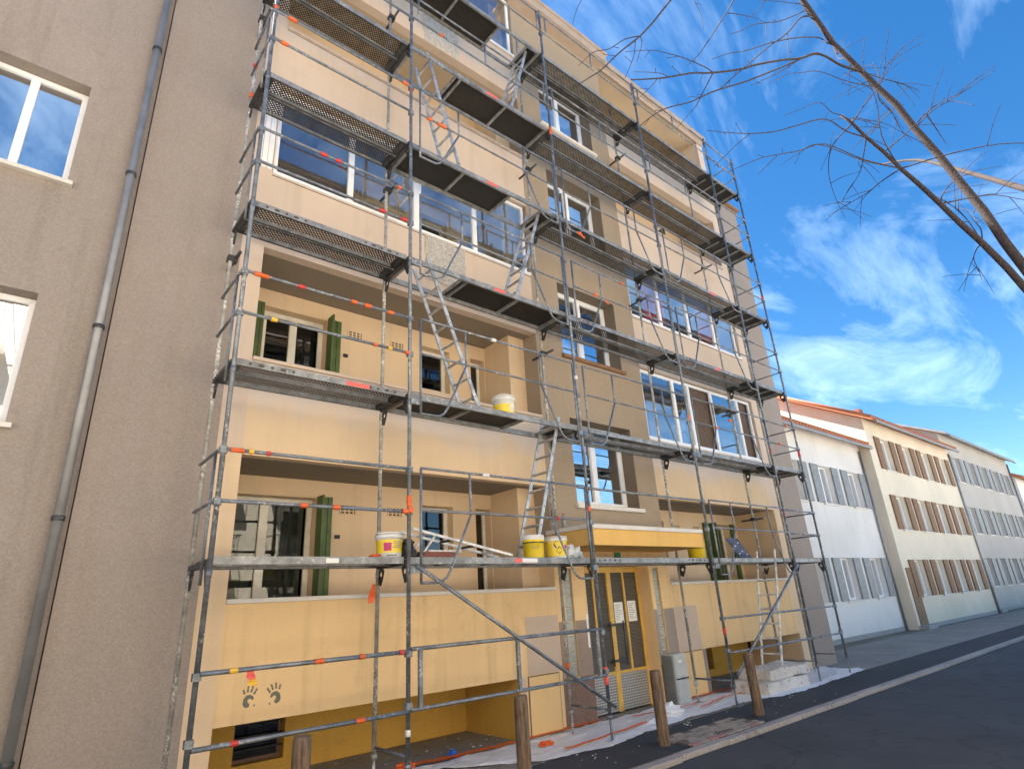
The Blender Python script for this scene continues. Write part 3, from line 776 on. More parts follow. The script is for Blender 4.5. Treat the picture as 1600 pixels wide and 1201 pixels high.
def steel_deck(bay, z, slots=False):
    x0, x1 = SX[bay]+.035, SX[bay+1]-.035; L = x1-x0
    for yy in (.05, .05+PW+.022):
        k = (round(L, 3), slots)
        if k not in pl_cache:
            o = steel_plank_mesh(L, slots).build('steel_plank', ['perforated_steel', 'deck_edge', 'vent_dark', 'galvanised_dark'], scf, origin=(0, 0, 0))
            WL[o.name] = Vector((x0, yy, z)); o.location = WL[o.name]-WL[scf.name]; pl_cache[k] = o
        else: copy_to(pl_cache[k], scf, (x0, yy, z))
def ply_deck(bay, z, hole=None, ribs=3):
    x0, x1 = SX[bay]+.035, SX[bay+1]-.035
    fr = MB()
    for ya in (.045, .665): fr.box(x0, x1, ya, ya+.035, z-.078, z)
    fr.box(x0, x0+.05, .08, .665, z-.07, z-.004).box(x1-.05, x1, .08, .665, z-.07, z-.004)
    d_ = fr.build('hatch_deck' if hole else 'plywood_deck', 'deck_edge', scf)
    segs = [(x0+.05, x1-.05)] if not hole else [(a, b) for a, b in ((x0+.05, hole[0]), (hole[1], x1-.05)) if b-a > .05]
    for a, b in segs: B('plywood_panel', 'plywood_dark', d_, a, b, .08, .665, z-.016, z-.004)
    bars = [x0+(x1-x0)*i/(ribs+1) for i in range(1, ribs+1)]
    if hole: bars = [q for q in bars if not hole[0]-.06 < q < hole[1]+.06]+[q for q in hole if x0+.08 < q < x1-.08]
    for xr in bars: B('crossbar', 'deck_edge', d_, xr-.02, xr+.02, .08, .665, z-.055, z-.0161)
for k in range(1, 7):
    z = 2*k
    steel_deck(0, z, k in (2, 3))
    if k == 1: ply_deck(1, z, None)
    else: ply_deck(1, z, (SX[1]+.10, SX[1]+.93) if k % 2 else (SX[1]+2.0, SX[1]+2.72), 2)
    steel_deck(2, z, k in (1, 3)); steel_deck(3, z, k == 3); ply_deck(4, z, None, 2)
# stickers on deck edges
def sticker(x, z, w, mats, yy=.043):
    mb = MB()
    n = len(mats)
    for i, m_ in enumerate(mats): mb.box(x+w*i/n, x+w*(i+1)/n, yy-.0015, yy-.0003, z-.062, z-.014, i)
    mb.build('sticker', mats, scf)
sticker(-.82, 4.0, .30, ['sticker_red'], .049); sticker(1.60, 2.0, .40, ['sticker_red', 'sticker_white', 'sticker_white']); sticker(1.55, 10.0, .26, ['sticker_red'])
sticker(1.45, 8.0, .24, ['sticker_red']); sticker(1.5, 6.0, .22, ['sticker_red']); sticker(-.95, 2.0, .14, ['sticker_white'], .049)
sticker(8.0, 8.0, .25, ['sticker_red'], .049); sticker(7.6, 6.0, .2, ['sticker_red'], .049)
# tape and paint marks wrapped on the tubes
def wrap(x, z, l, mat, y=-.03, ax='x', r=.0235):
    l *= random.uniform(.6, .85)
    d_ = {'x': Vector((l/2, 0, 0)), 'z': Vector((0, 0, l/2)), 'y': Vector((0, l/2, 0))}[ax]; c = Vector((x, y, z)); n = 4
    pts = [c-d_+d_*2*i/n for i in range(n+1)]
    MB().tube(pts, [r*random.uniform(.97, 1.22) for _ in pts], 8).build('tape_wrap', mat, scf)
O, RD, YL = 'orange_tape', 'red_tape', 'yellow_tape'
for a in ((-1.0, 1.02, .13, O), (-.55, 1.02, .09, O), (-.1, 1.02, .08, RD), (-1.72, .45, .10, RD), (-.55, .45, .16, O), (-1.78, 1.02, .10, YL),
          (-1.25, 2.5, .10, O), (-.9, 2.5, .1, O), (-.06, 2.5, .12, O), (-1.95, 3.0, .18, O), (-1.82, 3.0, .07, YL), (-1.65, 3.0, .06, RD),
          (-1.72, 4.5, .10, YL), (-.5, 4.5, .08, O), (-.3, 4.5, .08, YL), (-.06, 4.5, .10, O), (-1.9, 5.0, .2, O), (-1.45, 5.0, .10, RD), (-.8, 5.0, .10, O), (-.62, 5.0, .13, O), (-.3, 5.0, .10, O),
          (-1.3, 7.0, .14, RD), (-1.1, 7.0, .10, RD), (-.45, 6.5, .12, RD), (-.12, 6.5, .12, RD), (-.2, 7.0, .08, O), (-1.92, 8.5, .15, O), (-1.85, 9.0, .2, O), (-.12, 9.0, .12, O)): wrap(*a)
for a in ((.52, 8.52, .20, O), (.30, 8.52, .12, O), (.55, 10.5, .1, O), (1.35, 5.02, .10, 'sticker_white'), (1.1, 3.02, .18, 'sticker_white'), (2.35, 2.52, .06, RD), (3.75, 6.52, .12, O), (4.55, 7.02, .1, O), (5.3, 6.52, .1, RD),
          (3.5, 7.72, .12, O), (9.6, 4.5, .12, O), (10.1, 5.0, .1, O), (7.0, 4.52, .12, O), (7.6, 4.75, .12, O)): wrap(*a, y=-.052)
for (i, z, l, mt) in ((1, 2.62, .22, O), (2, 2.7, .1, O), (0, 9.05, .16, O), (1, 9.0, .12, RD), (2, 9.9, .3, O), (3, 4.6, .14, O), (4, 2.95, .22, O), (4, 4.3, .2, RD), (5, 4.4, .2, RD), (2, .45, .3, 'sticker_red'), (5, 8.6, .2, RD), (3, .8, .12, RD), (1, .25, .10, 'sticker_white'), (2, 4.8, .08, 'sticker_white')):
    wrap(SX[i], z, l, mt, 0, 'z', .0275)
wrap(3.07, .55, .08, O, W, 'z', .032); wrap(-2.07, 8.7, .08, RD, W, 'z', .031); wrap(-2.07, 8.15, .1, O, W, 'z', .031)
# flapping ends of tape
def flap(x, y, z, mat, w=.05, h=.16, lean=.05):
    mb = MB(); n = 5
    for i in range(n+1):
        t = i/n; mb.v += [(x+lean*t+.01*math.sin(t*7), y+.02*math.sin(t*5), z-h*t), (x+w+lean*t*.6, y+.025*math.sin(t*5+1), z-h*t*.95)]
    for i in range(n): mb.face([2*i, 2*i+1, 2*i+3, 2*i+2], 0, True)
    mb.build('tape_flap', mat, scf)
flap(-1.67, -.03, 1.0, 'sticker_red', .07, .07, .02); flap(-1.65, -.035, .94, YL, .075, .06, .01); flap(-.08, W-.01, 1.75, O, .06, .22, -.06); flap(-.02, -.04, 2.6, O, .04, .12, .01)
flap(4.02, -.06, 6.50, O, .05, .1, .0); flap(3.55, -.06, 7.75, O, .06, .12, .02)

# ------------------------------------------------------------------ ladders on the scaffolding
def ladder(x0, z0, x1, z1, y0, y1, label, mat='aluminium'):
    e = empty('ladder', (x0, (y0+y1)/2, z0), label, 'ladder', 'aluminium ladders between the decks')
    d_ = Vector((x1-x0, 0, z1-z0)); L = d_.length; d_.normalize(); nrm = Vector((-d_.z, 0, d_.x))
    for y in (y0, y1):
        o = Vector((x0, y-.013, z0))-nrm*.027
        MB().obox(o, d_*L, (0, .024, 0), nrm*.054).build('stile', mat, e, .004)
    n = int(L/.28); r0 = None
    for i in range(n):
        p = Vector((x0, 0, z0))+d_*(.2+i*.28)
        mb = MB().obox(p+Vector((0, y0+.013, 0))-nrm*.016-d_*.014, Vector((0, y1-y0-.026, 0)), nrm*.032, d_*.028)
        for y, s_ in ((y0-.013, -1),):      # plug of the rung in the stile
            mb.tube([p+Vector((0, y-.003, 0)), p+Vector((0, y+.002, 0))], .010, 8, 1)
        mb.build('rung', [mat, 'vent_dark'], e)
    return e
ladder(2.10, 2.005, 2.80, 4.15, .20, .58, 'aluminium ladder leaning right beside the yellow paint pails on the lowest deck')
ladder(1.24, 4.005, .40, 6.20, .20, .58, 'aluminium ladder leaning left on the deck that carries a lone paint pail')
ladder(2.05, 6.005, 2.82, 8.18, .20, .58, 'aluminium ladder in front of the right end of the long loggia glazing')
ladder(1.06, 8.005, .42, 10.25, .20, .58, 'aluminium ladder leaning left with orange tape beside it, second highest of the left ladders')
ladder(2.22, 10.005, 2.85, 12.2, .20, .58, 'topmost aluminium ladder, leaning right under the highest left deck')
ladder(8.22, .055, 8.85, 2.2, .20, .60, 'aluminium ladder standing on the white stone block', 'white_metal')

# ------------------------------------------------------------------ pails and loose things on the decks
def pail(x, y, z, r, h, label, body, band, handle=True, lid=None, decals=()):
    e = empty('paint_pail', (x, y, z), label, 'bucket', 'paint pails')
    c = (x, y, z); t = r*.9
    def rad(q): return t+(r-t)*q/h
    MB().lathe(c, [(0, .0), (t*.97, 0), (t, .01), (r, h), (r*1.035, h), (r*1.035, h+.012), (r*.96, h+.012), (r*.93, h-.03), (t*.9, .03), (0, .03)], 28).build('body', body, e)
    MB().lathe(c, [(rad(h-.045)+.007, h-.05), (rad(h-.04)+.011, h-.045), (rad(h-.02)+.011, h-.02), (rad(h-.015)+.004, h-.015)], 28).build('rim', 'pail_white' if body == 'pail_white' else body, e)
    if band:
        bm, q0, q1 = band
        MB().lathe(c, [(rad(q0)+.0012, q0), (rad(q1)+.0012, q1)], 28, 0).build('label_band', bm, e)
    for (mt, an, aw, q0, q1, shape) in decals:
        mb = MB(); a0 = R(an); n = 8; rr = rad((q0+q1)/2)+.0026
        if shape == 'sq': mb.lathe(c, [(rad(q0)+.0026, q0), (rad(q1)+.0026, q1)], n, 0, a0-R(aw)/2, a0+R(aw)/2)
        else:
            ca, cq = a0, (q0+q1)/2; pts = []
            N = 16 if shape == 'disc' else 4
            for i in range(N):
                th = 2*math.pi*i/N; aa = ca+R(aw)/2*math.cos(th); qq = cq+(q1-q0)/2*math.sin(th)
                pts.append((x+(rad(qq)+.003)*math.cos(aa), y+(rad(qq)+.003)*math.sin(aa), z+qq))
            mb.v = pts; mb.face(list(range(N)))
        mb.build('printed_mark', mt, e)
    if lid: MB().lathe(c, [(r*1.04, h-.02), (r*1.05, h+.035), (r*.98, h+.045), (0, h+.045)], 28).build('lid', lid, e)
    if handle:
        pts = [(x+(r+.015)*math.cos(a_)*1.0, y-.02-(r*.35)*math.sin(a_), z+h-.04+(.10 if handle == 'up' else -.09)*math.sin(a_)) for a_ in [math.pi*i/12 for i in range(13)]]
        MB().tube(pts, .0035, 6).build('handle', 'white_metal', e)
    return e
cdeg = -120      # side of a pail that faces the camera
pail(-.12, .24, 2.0, .155, .27, 'white paint pail with yellow label and magenta square, leftmost on the lowest deck', 'pail_white', ('pail_yellow', .055, .20), True, None,
     [('magenta', -125, 34, .075, .165, 'sq'), ('ink', -82, 40, .17, .18, 'sq'), ('ink', -80, 44, .15, .158, 'sq'), ('ink', -80, 36, .13, .138, 'sq'), ('ink', -82, 44, .11, .118, 'sq'), ('ink', -105, 50, .018, .034, 'sq')])
pail(1.72, .24, 4.0, .165, .27, 'paint-splashed white and yellow pail with raised handle on the second deck', 'pail_white', ('pail_yellow', .02, .15), 'up', None,
     [('pail_white', -85, 26, .03, .14, 'disc'), ('pail_white', -70, 24, .06, .15, 'sq')])
pail(2.14, .26, 2.0, .150, .27, 'yellow pail with black band and white lid beside the ladder foot', 'pail_yellow', ('black_plastic', .205, .235), False, 'pail_white',
     [('pail_white', -115, 120, .237, .262, 'sq'), ('ink', -120, 50, .15, .157, 'sq'), ('ink', -120, 42, .125, .132, 'sq')])
pail(2.57, .26, 2.0, .165, .29, 'white and yellow pail with a dark blue round emblem, next to a crumpled bag', 'pail_white', ('pail_yellow', .03, .24), True, None,
     [('pail_blue', -118, 52, .13, .24, 'disc'), ('black_plastic', -116, 34, .055, .165, 'dia'), ('magenta', -72, 20, .12, .19, 'disc')])
pail(6.33, .42, 2.0, .165, .30, 'deep yellow pail under the right end of the entrance canopy', 'pail_yellow', ('door_yellow', .20, .24), False)
# crumpled bag
def crumple(name, c, rx, ry, rz, mat, label, cat, amp=.35, seed=0, parent=None):
    bm = bmesh.new(); bmesh.ops.create_icosphere(bm, subdivisions=4, radius=1)
    for v_ in bm.verts:
        p = v_.co.copy(); k = 1+amp*noise.noise(p*1.7+Vector((seed, 0, 0)))+amp*.6*(abs(noise.noise(p*4+Vector((0, seed, 0))))-.25)+amp*.25*noise.noise(p*9)
        v_.co = Vector((p.x*rx, p.y*ry, max(-.6, p.z)*rz))*k; v_.co.z += .6*rz
        if v_.co.z < 0: v_.co.z *= .05
    me = bpy.data.meshes.new(name); bm.to_mesh(me); bm.free(); me.materials.append(MATS[mat])
    o = bpy.data.objects.new(name, me); put(o, parent, c)
    if label: tag(o, label, cat)
    return o
crumple('crumpled_bag', (2.93, .30, 2.0), .15, .13, .12, 'bag_white', 'crumpled white and teal plastic bag beside the emblem pail', 'bag', .5, 4)
crumple('rolled_tarp', (.10, .36, 2.0), .14, .25, .16, 'galvanised_dark', 'bundled dark grey tarp behind the first scaffold upright', 'tarp', .4, 9)
# folded white trestle lying on the lowest deck
tr = empty('folded_trestle', (.9, .35, 2.0), 'white folded metal trestle lying slanted on the lowest deck', 'trestle')
for y in (.22, .52):
    d0, d1 = Vector((.18, y, 2.33)), Vector((1.72, y, 2.03))
    MB().obox(d0, d1-d0, (0, .02, 0), (0, 0, .032)).build('rail', 'white_metal', tr)
    MB().obox(Vector((.30, y+.03, 2.02)), Vector((.20, 0, .25)), (0, .02, 0), (0.03, 0, 0)).build('leg', 'white_metal', tr)
for i in range(4):
    t = .15+.22*i; p = Vector((.18, .24, 2.33)).lerp(Vector((1.72, .24, 2.03)), t)
    B('rung', 'black_plastic' if i in (1, 2) else 'white_metal', tr, p.x, p.x+.03, .24, .52, p.z-.005, p.z+.02)
B('strip', 'white_metal', tr, .45, .95, .30, .33, 2.085, 2.11)
cr_ = empty('brown_crate', (.42, .3, 2.0), 'flat brown crate under the folded trestle', 'crate')
c_ = MB().box(.22, .72, .12, .125, 2.003, 2.07).box(.22, .72, .455, .46, 2.003, 2.07).box(.22, .225, .125, .455, 2.003, 2.07).box(.715, .72, .125, .455, 2.003, 2.07).box(.225, .715, .125, .455, 2.003, 2.012)
c_.build('tray', 'crate_brown', cr_); B('handle_slot', 'black_plastic', cr_, .24, .29, .117, .1199, 2.03, 2.055)
bx_ = empty('tool_bars', (1.15, .36, 2.0), 'dark steel bars lying behind the folded trestle', 'tools')
for i, (a, b, yy) in enumerate(((.7, 1.5, .40), (.85, 1.62, .44), (.95, 1.45, .48))):
    MB().obox((a, yy, 2.008), (b-a, .03, .0), (0, .03, 0), (0, 0, .028)).build('bar', ['galvanised_dark', 'white_metal', 'black_plastic'][i], bx_)
crumple('tape_bundle', (-.29, .24, 2.002), .085, .06, .03, O, 'flat orange bundle of tape on the lowest deck beside the leftmost pail', 'tape', .4, 6)
# bottle on the canopy
e = empty('plastic_bottle', (3.30, .78, 2.501), 'clear plastic bottle standing on the left end of the canopy', 'bottle')
MB().lathe((3.30, .78, 2.501), [(0, 0), (.036, 0), (.04, .01), (.04, .07), (.036, .09), (.04, .11), (.04, .16), (.015, .215), (.014, .235)], 16).build('body', 'glass_block', e)
MB().lathe((3.30, .78, 2.501), [(.016, .236), (.016, .255), (0, .255)], 12).build('cap', 'red_tape', e)
# navy board leaning on the lowest right deck
e = empty('navy_board', (8.1, .6, 2.0), 'scuffed navy blue board leaning askew on the lowest right deck', 'board')
o = MB().obox((7.72, .60, 2.44), (.50, .03, .02), (.0, .012, .0), (.36, -.05, -.42)).build('sheet', 'navy_board', e)
mb = MB()
for (a, b) in ((.3, .35), (.7, .2), (.55, .6), (.2, .7), (.8, .75)):
    p = Vector((7.72, .60, 2.44))+Vector((.50, .03, .02))*a+Vector((.36, -.05, -.42))*b+Vector((0, -.0025, 0))
    mb.obox(p, (.05, .003, .002), (0, .001, 0), (.01, -.001, -.022))
mb.build('paint_spot', 'sticker_white', e)
# white broken blocks carrying the right ladder
def rough_block(name, x0, x1, y0, y1, z0, z1, parent, seed):
    bm = bmesh.new(); bmesh.ops.create_cube(bm, size=1)
    bmesh.ops.subdivide_edges(bm, edges=bm.edges[:], cuts=9, use_grid_fill=True)
    for v_ in bm.verts:
        p = Vector((x0+(v_.co.x+.5)*(x1-x0), y0+(v_.co.y+.5)*(y1-y0), z0+(v_.co.z+.5)*(z1-z0)))
        n = noise.noise_vector(p*3+Vector((seed, 0, 0)))*.035+noise.noise_vector(p*11)*.015
        ed = sum(abs(c) > .45 for c in v_.co)
        if ed >= 2: p += (Vector(((x0+x1)/2, (y0+y1)/2, (z0+z1)/2))-p)*.035*random.random()
        v_.co = p+n; v_.co.z = max(v_.co.z, z0)
    o0 = Vector(((x0+x1)/2, (y0+y1)/2, z0))
    for v_ in bm.verts: v_.co -= o0
    me = bpy.data.meshes.new(name); bm.to_mesh(me); bm.free(); me.materials.append(MATS['block_stone'])
    o = bpy.data.objects.new(name, me); put(o, parent, o0); return o
tag(rough_block('stone_slab', 7.2, 8.75, -.02, .72, GZ+.004, -.13, None, 2), 'lower pale broken slab lying on the plastic sheet', 'slab', 'pale slabs under the right ladder')
tag(rough_block('stone_slab', 7.45, 8.95, .04, .70, -.125, .05, None, 8), 'upper pale broken slab with reddish chips, ladder standing on it', 'slab', 'pale slabs under the right ladder')
# meter cabinet
mc = empty('meter_cabinet', (5.86, .92, GZ), 'grey utility meter cabinet beside the entrance door', 'cabinet')
B('body', 'meter_grey', mc, 5.70, 6.06, .80, YF-.02, GZ+.02, .46, bevel=.01)
B('side_panel', 'meter_dark', mc, 5.66, 5.698, .82, YF-.02, GZ+.02, .44)
B('door', 'meter_grey', mc, 5.72, 6.04, .788, .7995, .08, .43, bevel=.004); B('door', 'meter_grey', mc, 5.72, 6.04, .788, .7995, GZ+.05, .055, bevel=.004)
B('latch', 'black_plastic', mc, 5.86, 5.90, .775, .7875, .06, .085); B('gap', 'black_plastic', mc, 5.70, 6.06, .795, .7985, .058, .076)
B('sticker', 'sticker_white', mc, 5.80, 5.90, .785, .7875, .32, .36)

# ------------------------------------------------------------------ wooden bollards
for i, (x, lab) in enumerate(((-1.39, 'weathered grey-topped wooden bollard below the handprints'), (.94, 'wooden bollard in front of the basement recess, left of the entrance'),
                              (3.24, 'wooden bollard in front of the entrance door'), (5.56, 'wooden bollard between the paved crossing and the stone slabs'))):
    e = empty('bollard', (x, -.71, GZ), lab, 'bollard', 'wooden bollards along the pavement')
    tl = [.0, .0, -.012, -.03][i]; mb = MB(); n = 18; H = .87; rings = [0, .2, .4, .6, .75, .84, .866]
    for h in rings:
        for k in range(n):
            an = 2*math.pi*k/n; r = (.074 if h < .84 else (.072 if h < .86 else .064))*(1+.05*noise.noise((math.cos(an)*2+i*7, math.sin(an)*2, h*1.5)))
            mb.v.append((x+tl*h+r*math.cos(an), -.71+r*math.sin(an), GZ+h))
    for j in range(len(rings)-1):
        for k in range(n): mb.face([j*n+k, j*n+(k+1) % n, (j+1)*n+(k+1) % n, (j+1)*n+k], 0, True)
    mb.face([(len(rings)-1)*n+k for k in range(n)])
    mb.build('post', 'post_wood', e)
    MB().lathe((x, -.71, GZ), [(.17, .006), (.12, .016), (.07, .022)], 18).build('collar', 'asphalt_new', e)

# ------------------------------------------------------------------ plastic sheet, tape and litter on the pavement
front = [(.45, 1.02), (.7, .86), (.95, .68), (1.77, .02), (2.86, -.17), (3.7, -.02), (4.61, .04), (5.8, .05), (6.85, .04), (7.3, -.20), (8.49, -.20), (10, -.12), (11.5, .0)]
def fy(x):
    for (a, b), (c, d_) in zip(front[:-1], front[1:]):
        if a <= x <= c: return b+(d_-b)*(x-a)/(c-a)
    return front[-1][1]
mb = MB(); nx, ny = 260, 34; xa, xb = .46, 11.4
for i in range(nx+1):
    x = xa+(xb-xa)*i/nx; y0 = fy(x)+.05*noise.noise((x*2.3, 0, 0))+.02*noise.noise((x*9, 0, 1)); y1 = 1.0
    for j in range(ny+1):
        y = y0+(y1-y0)*j/ny
        fold = abs(noise.noise((x*1.6+y*.8, y*3.0, 5)))
        h = .006+.030*max(0, .28-fold)*2.2+.02*max(0, noise.noise((x*4, y*7, 2)))+.012*max(0, noise.noise((x*12, y*16, 3)))
        e = min(j, 3)/3; h *= .35+.65*e
        if j < 2: h += .018*abs(noise.noise((x*6, 3, 0)))
        bump_ = math.exp(-(((x-4.7)/.42)**2+((y-.34)/.2)**2)); h += .10*bump_*(0.55+.9*noise.noise((x*6, y*8, 9)))
        mb.v.append((x, y, GZ+.006+max(.002, h)))
for i in range(nx):
    for j in range(ny):
        a = i*(ny+1)+j; mb.face([a, a+ny+1, a+ny+2, a+1], 0, True)
tag(mb.build('plastic_sheet', 'plastic_sheet'), 'creased white plastic sheet spread over the pavement under the scaffolding', 'plastic sheet')
def ribbon(pts, w, mat, label, z=.02):
    mb = MB(); P = []
    for (a, b), (c, d_) in zip(pts[:-1], pts[1:]):
        n = max(2, int(math.hypot(c-a, d_-b)/.08)); P += [(a+(c-a)*i/n, b+(d_-b)*i/n) for i in range(n)]
    P.append(pts[-1])
    for i, (x, y) in enumerate(P):
        k = w*(.75+.5*abs(noise.noise((x*5, y*5, 1)))); yo = .025*noise.noise((x*3, y, 4)); zo = GZ+z+.022*abs(noise.noise((x*7, y*3, 0)))+.02
        mb.v += [(x, y+yo-k/2, zo), (x, y+yo, zo+.012*noise.noise((x*11, 0, 0))+.004), (x, y+yo+k/2, zo+.008)]
    for i in range(len(P)-1):
        for j in (0, 1): a = 3*i+j; mb.face([a, a+3, a+4, a+1], 0, True)
    tag(mb.build('orange_tape', mat), label, 'tape', 'orange masking tape on the pavement')
ribbon([(2.42, .985), (3.9, .985)], .085, O, 'orange tape along the wall foot left of the entrance door')
ribbon([(5.65, .94), (7.1, 1.0), (7.9, .9)], .085, O, 'orange tape along the wall foot right of the meter cabinet')
ribbon([(.55, 1.12), (1.0, 1.02), (1.6, .98), (2.2, .95), (2.4, .96)], .11, O, 'crumpled orange tape at the edge of the basement recess')
ribbon([(2.3, .12), (3.1, .16), (4.0, .28), (5.0, .40)], .05, O, 'orange tape lying across the middle of the sheet before the door')
ribbon([(4.4, .75), (5.2, .62), (5.9, .58)], .03, O, 'thin orange tape strip on the sheet beside the meter cabinet')
ribbon([(5.6, .32), (6.6, .52), (7.4, .50)], .03, O, 'thin orange tape strip on the sheet near the stone slabs')
crumple('tape_crumple', (2.35, .5, GZ+.03), .10, .06, .035, O, 'wad of reddish orange tape on the sheet behind the second bollard', 'litter', .6, 2)
crumple('tape_crumple', (.62, 1.12, GZ+.01), .12, .08, .04, O, 'wad of orange tape on the pavement near the first scaffold upright', 'litter', .6, 5)
crumple('blue_scrap', (1.28, 1.10, GZ+.01), .06, .05, .05, 'blue_scrap', 'crumpled blue plastic scrap on the pavement beside orange tape', 'litter', .6, 3)
crumple('crumpled_film', (4.75, .36, GZ+.04), .28, .16, .09, 'plastic_sheet', 'bunched clear plastic film on the sheet behind the third bollard', 'plastic film', .7, 11)
mb = MB()
for i in range(420):
    x = random.uniform(-1.5, 8.0); y = random.choice([random.uniform(1.0, 2.3), random.uniform(-.9, 1.0), random.uniform(.5, 2.2)])
    if x > 2.4 and y > .95: continue
    s_ = random.uniform(.004, .022) if random.random() < .92 else .035; a = random.random()*6
    c, s2 = math.cos(a)*s_, math.sin(a)*s_
    z = GZ+(.008 if y > fy(max(.46, min(x, 11))) and x > .5 and False else .007)
    mb.poly([(x-c, y-s2, z), (x+s2*.6, y-c*.6, z), (x+c, y+s2, z), (x-s2*.5, y+c*.5, z)], (0, 0, 1), random.uniform(.002, .008))
tag(mb.build('litter_scraps', 'scrap'), 'pale paint flakes and scraps scattered over the pavement', 'litter', kind='stuff')

# ------------------------------------------------------------------ neighbours
nb = empty('neighbouring_building', (-7.5, 1.1, GZ), 'plain grey-beige building adjoining on the left', 'building')
MB().holed(-12, -3.11, GZ, 11.8, YF+.03, YF+.4, [(-4.75, -3.75, 3.3, 4.7), (-4.75, -3.75, 6.1, 7.5), (-4.75, -3.75, .6, 2.0), (-8.6, -7.6, 3.3, 4.7), (-8.6, -7.6, 6.1, 7.5)]).build('wall', 'neighbour_render', nb)
for (a, c) in ((-4.75, 3.3), (-4.75, 6.1), (-4.75, .6), (-8.6, 3.3), (-8.6, 6.1)):
    window(nb, a+.004, a+.996, c+.004, c+1.396, YF+.2, 2, 'pvc_white', 'glazing_stair'); B('sill', 'coping', nb, a-.05, a+1.05, YF-.04, YF+.2, c-.05, c+.0, bevel=.005)
    B('dark_backing', 'room_dark', nb, a-.1, a+1.2, YF+.9, YF+1, c-.1, c+1.6)
B('roof', 'roof_trim', nb, -12.1, -3.24, .8, 12, 11.801, 12.0); B('core', 'taupe_light', nb, -11.9, -3.2, 3, 11.8, GZ, 11.7)
dp = MB().tube([(-3.2, YF-.06, GZ), (-3.2, YF-.06, 11.7)], .045, 10); dpo = dp.build('downpipe', 'zinc', nb)
for i in range(6): MB().lathe((-3.2, YF-.06, .4+i*2.0), [(.052, 0), (.056, .01), (.056, .04), (.052, .05)], 12).box(-3.22, -3.18, YF-.02, YF+.03, .41+i*2.0, .44+i*2.0).build('bracket', 'galvanised_dark', dpo)
def house(x0, x1, y0, y1, ze, zr, wall, label, wins, roofm='terracotta', shm='shutter_grey'):
    h = empty('house', ((x0+x1)/2, y0, GZ), label, 'house', 'houses along the street')
    MB().holed(x0, x1, GZ, ze, y0, y0+.3, wins).build('wall', wall, h)
    b = MB().box(x0, x0+.3, y0+.3, y1, GZ, ze).box(x1-.3, x1, y0+.3, y1, GZ, ze).box(x0+.3, x1-.3, y1-.3, y1, GZ, ze)
    ym = (y0+y1)/2
    b.poly([(x0, y0, ze), (x0, ym, zr), (x0, y1, ze)][::-1], (1, 0, 0), .3); b.poly([(x1-.3, y0, ze), (x1-.3, ym, zr), (x1-.3, y1, ze)][::-1], (1, 0, 0), .3)
    b.build('side_walls', wall, h)
    rf = MB(); ov = .45; t = .12
    for s_ in (-1, 1):
        ye = y0-ov if s_ < 0 else y1+ov; zl = ze-ov*(zr-ze)/(ym-y0)
        rf.obox((x0-.25, ye, zl+.02), (x1-x0+.5, 0, 0), (0, ym-ye, zr-zl), (0, 0, t))
    r_ = rf.build('roof', roofm, h)
    if roofm == 'terracotta':
        n = int((x1-x0+.4)/.24)
        ye = y0-ov; zl = ze-ov*(zr-ze)/(ym-y0)
        tm = None
        for i in range(n):
            xx = x0-.2+i*.24
            if tm is None: tm = MB().tube([(xx, ye-.03, zl+.15), (xx, ym, zr+.15)], .075, 8).build('tile_row', roofm, r_)
            else: copy_to(tm, r_, WL[tm.name]+Vector((i*.24, 0, 0)))
    B('gutter', 'zinc', h, x0, x1, y0-.56, y0-.455, ze-.30, ze-.20, bevel=.02)
    MB().tube([(x1-.2, y0-.06, GZ), (x1-.2, y0-.06, ze-.3)], .045, 8).build('downpipe', 'zinc', h)
    dx0 = x0+.25; B('door', 'brown_sill', h, dx0, dx0+.85, y0-.03, y0-.001, GZ+.15, 1.9); B('step', 'concrete', h, dx0-.1, dx0+.95, y0-.3, y0-.031, GZ, GZ+.15)
    B('plinth', 'concrete', h, x0, x1, y0-.025, y0-.002, GZ, GZ+.149)
    B('chimney', 'brick_red', r_, x1-2.0, x1-1.4, ym-.9, ym-.3, zr-.9, zr+.7)
    for (a, b_, c, d_) in wins:
        w = window(h, a+.004, b_-.004, c+.004, d_-.004, y0+.16, 2, 'pvc_white', 'glazing_stair', .06)
        B('dark_backing', 'room_dark', h, a-.1, b_+.1, y0+.8, y0+.85, c-.1, d_+.1)
        B('sill', 'coping', h, a-.06, b_+.06, y0-.05, y0+.14, c-.07, c+.0)
        for s_ in (-1, 1):
            xa_ = a-.60 if s_ < 0 else b_+.02
            sh = B('shutter', shm, h, xa_, xa_+.58, y0-.05, y0-.012, c, d_)
            for q in range(5): MB().box(xa_+.012+q*.112, xa_+.115+q*.112, y0-.062, y0-.0505, c+.01, d_-.01).build('board', shm, sh)
    return h
def wgrid(xs, zs, w=1.1, hh=1.4): return [(x, x+w, z, z+hh) for x in xs for z in zs]
house(12.6, 23.4, 3.0, 11, 6.9, 9.0, 'white_render', 'white house with terracotta roof just beyond the scaffold end', wgrid((13.8, 16.2, 18.8, 21.4), (.9, 4.2)))
house(23.45, 35, 2.6, 10.5, 8.0, 10.2, 'facade_opposite', 'cream house with terracotta roof farther down the street', wgrid((24.8, 27.4, 30, 32.7), (.8, 3.4, 5.9)), shm='brown_sill')
house(35.05, 50, 2.8, 12, 9.0, 11.2, 'grey_render', 'tall grey house with zinc roof near the street end', wgrid((36.4, 39.2, 42, 44.8, 47.6), (.9, 3.6, 6.4)), 'zinc')
house(50.05, 66, 2.6, 11, 7.8, 10.0, 'white_render', 'distant white house with terracotta roof at the street end', wgrid((51.6, 54.4, 57.4, 60.4, 63.4), (.9, 3.6)), shm='shutter_green')
sheet('garden_ground', 12.4, 120, 2.37, 14, GZ-.004, 'earth')

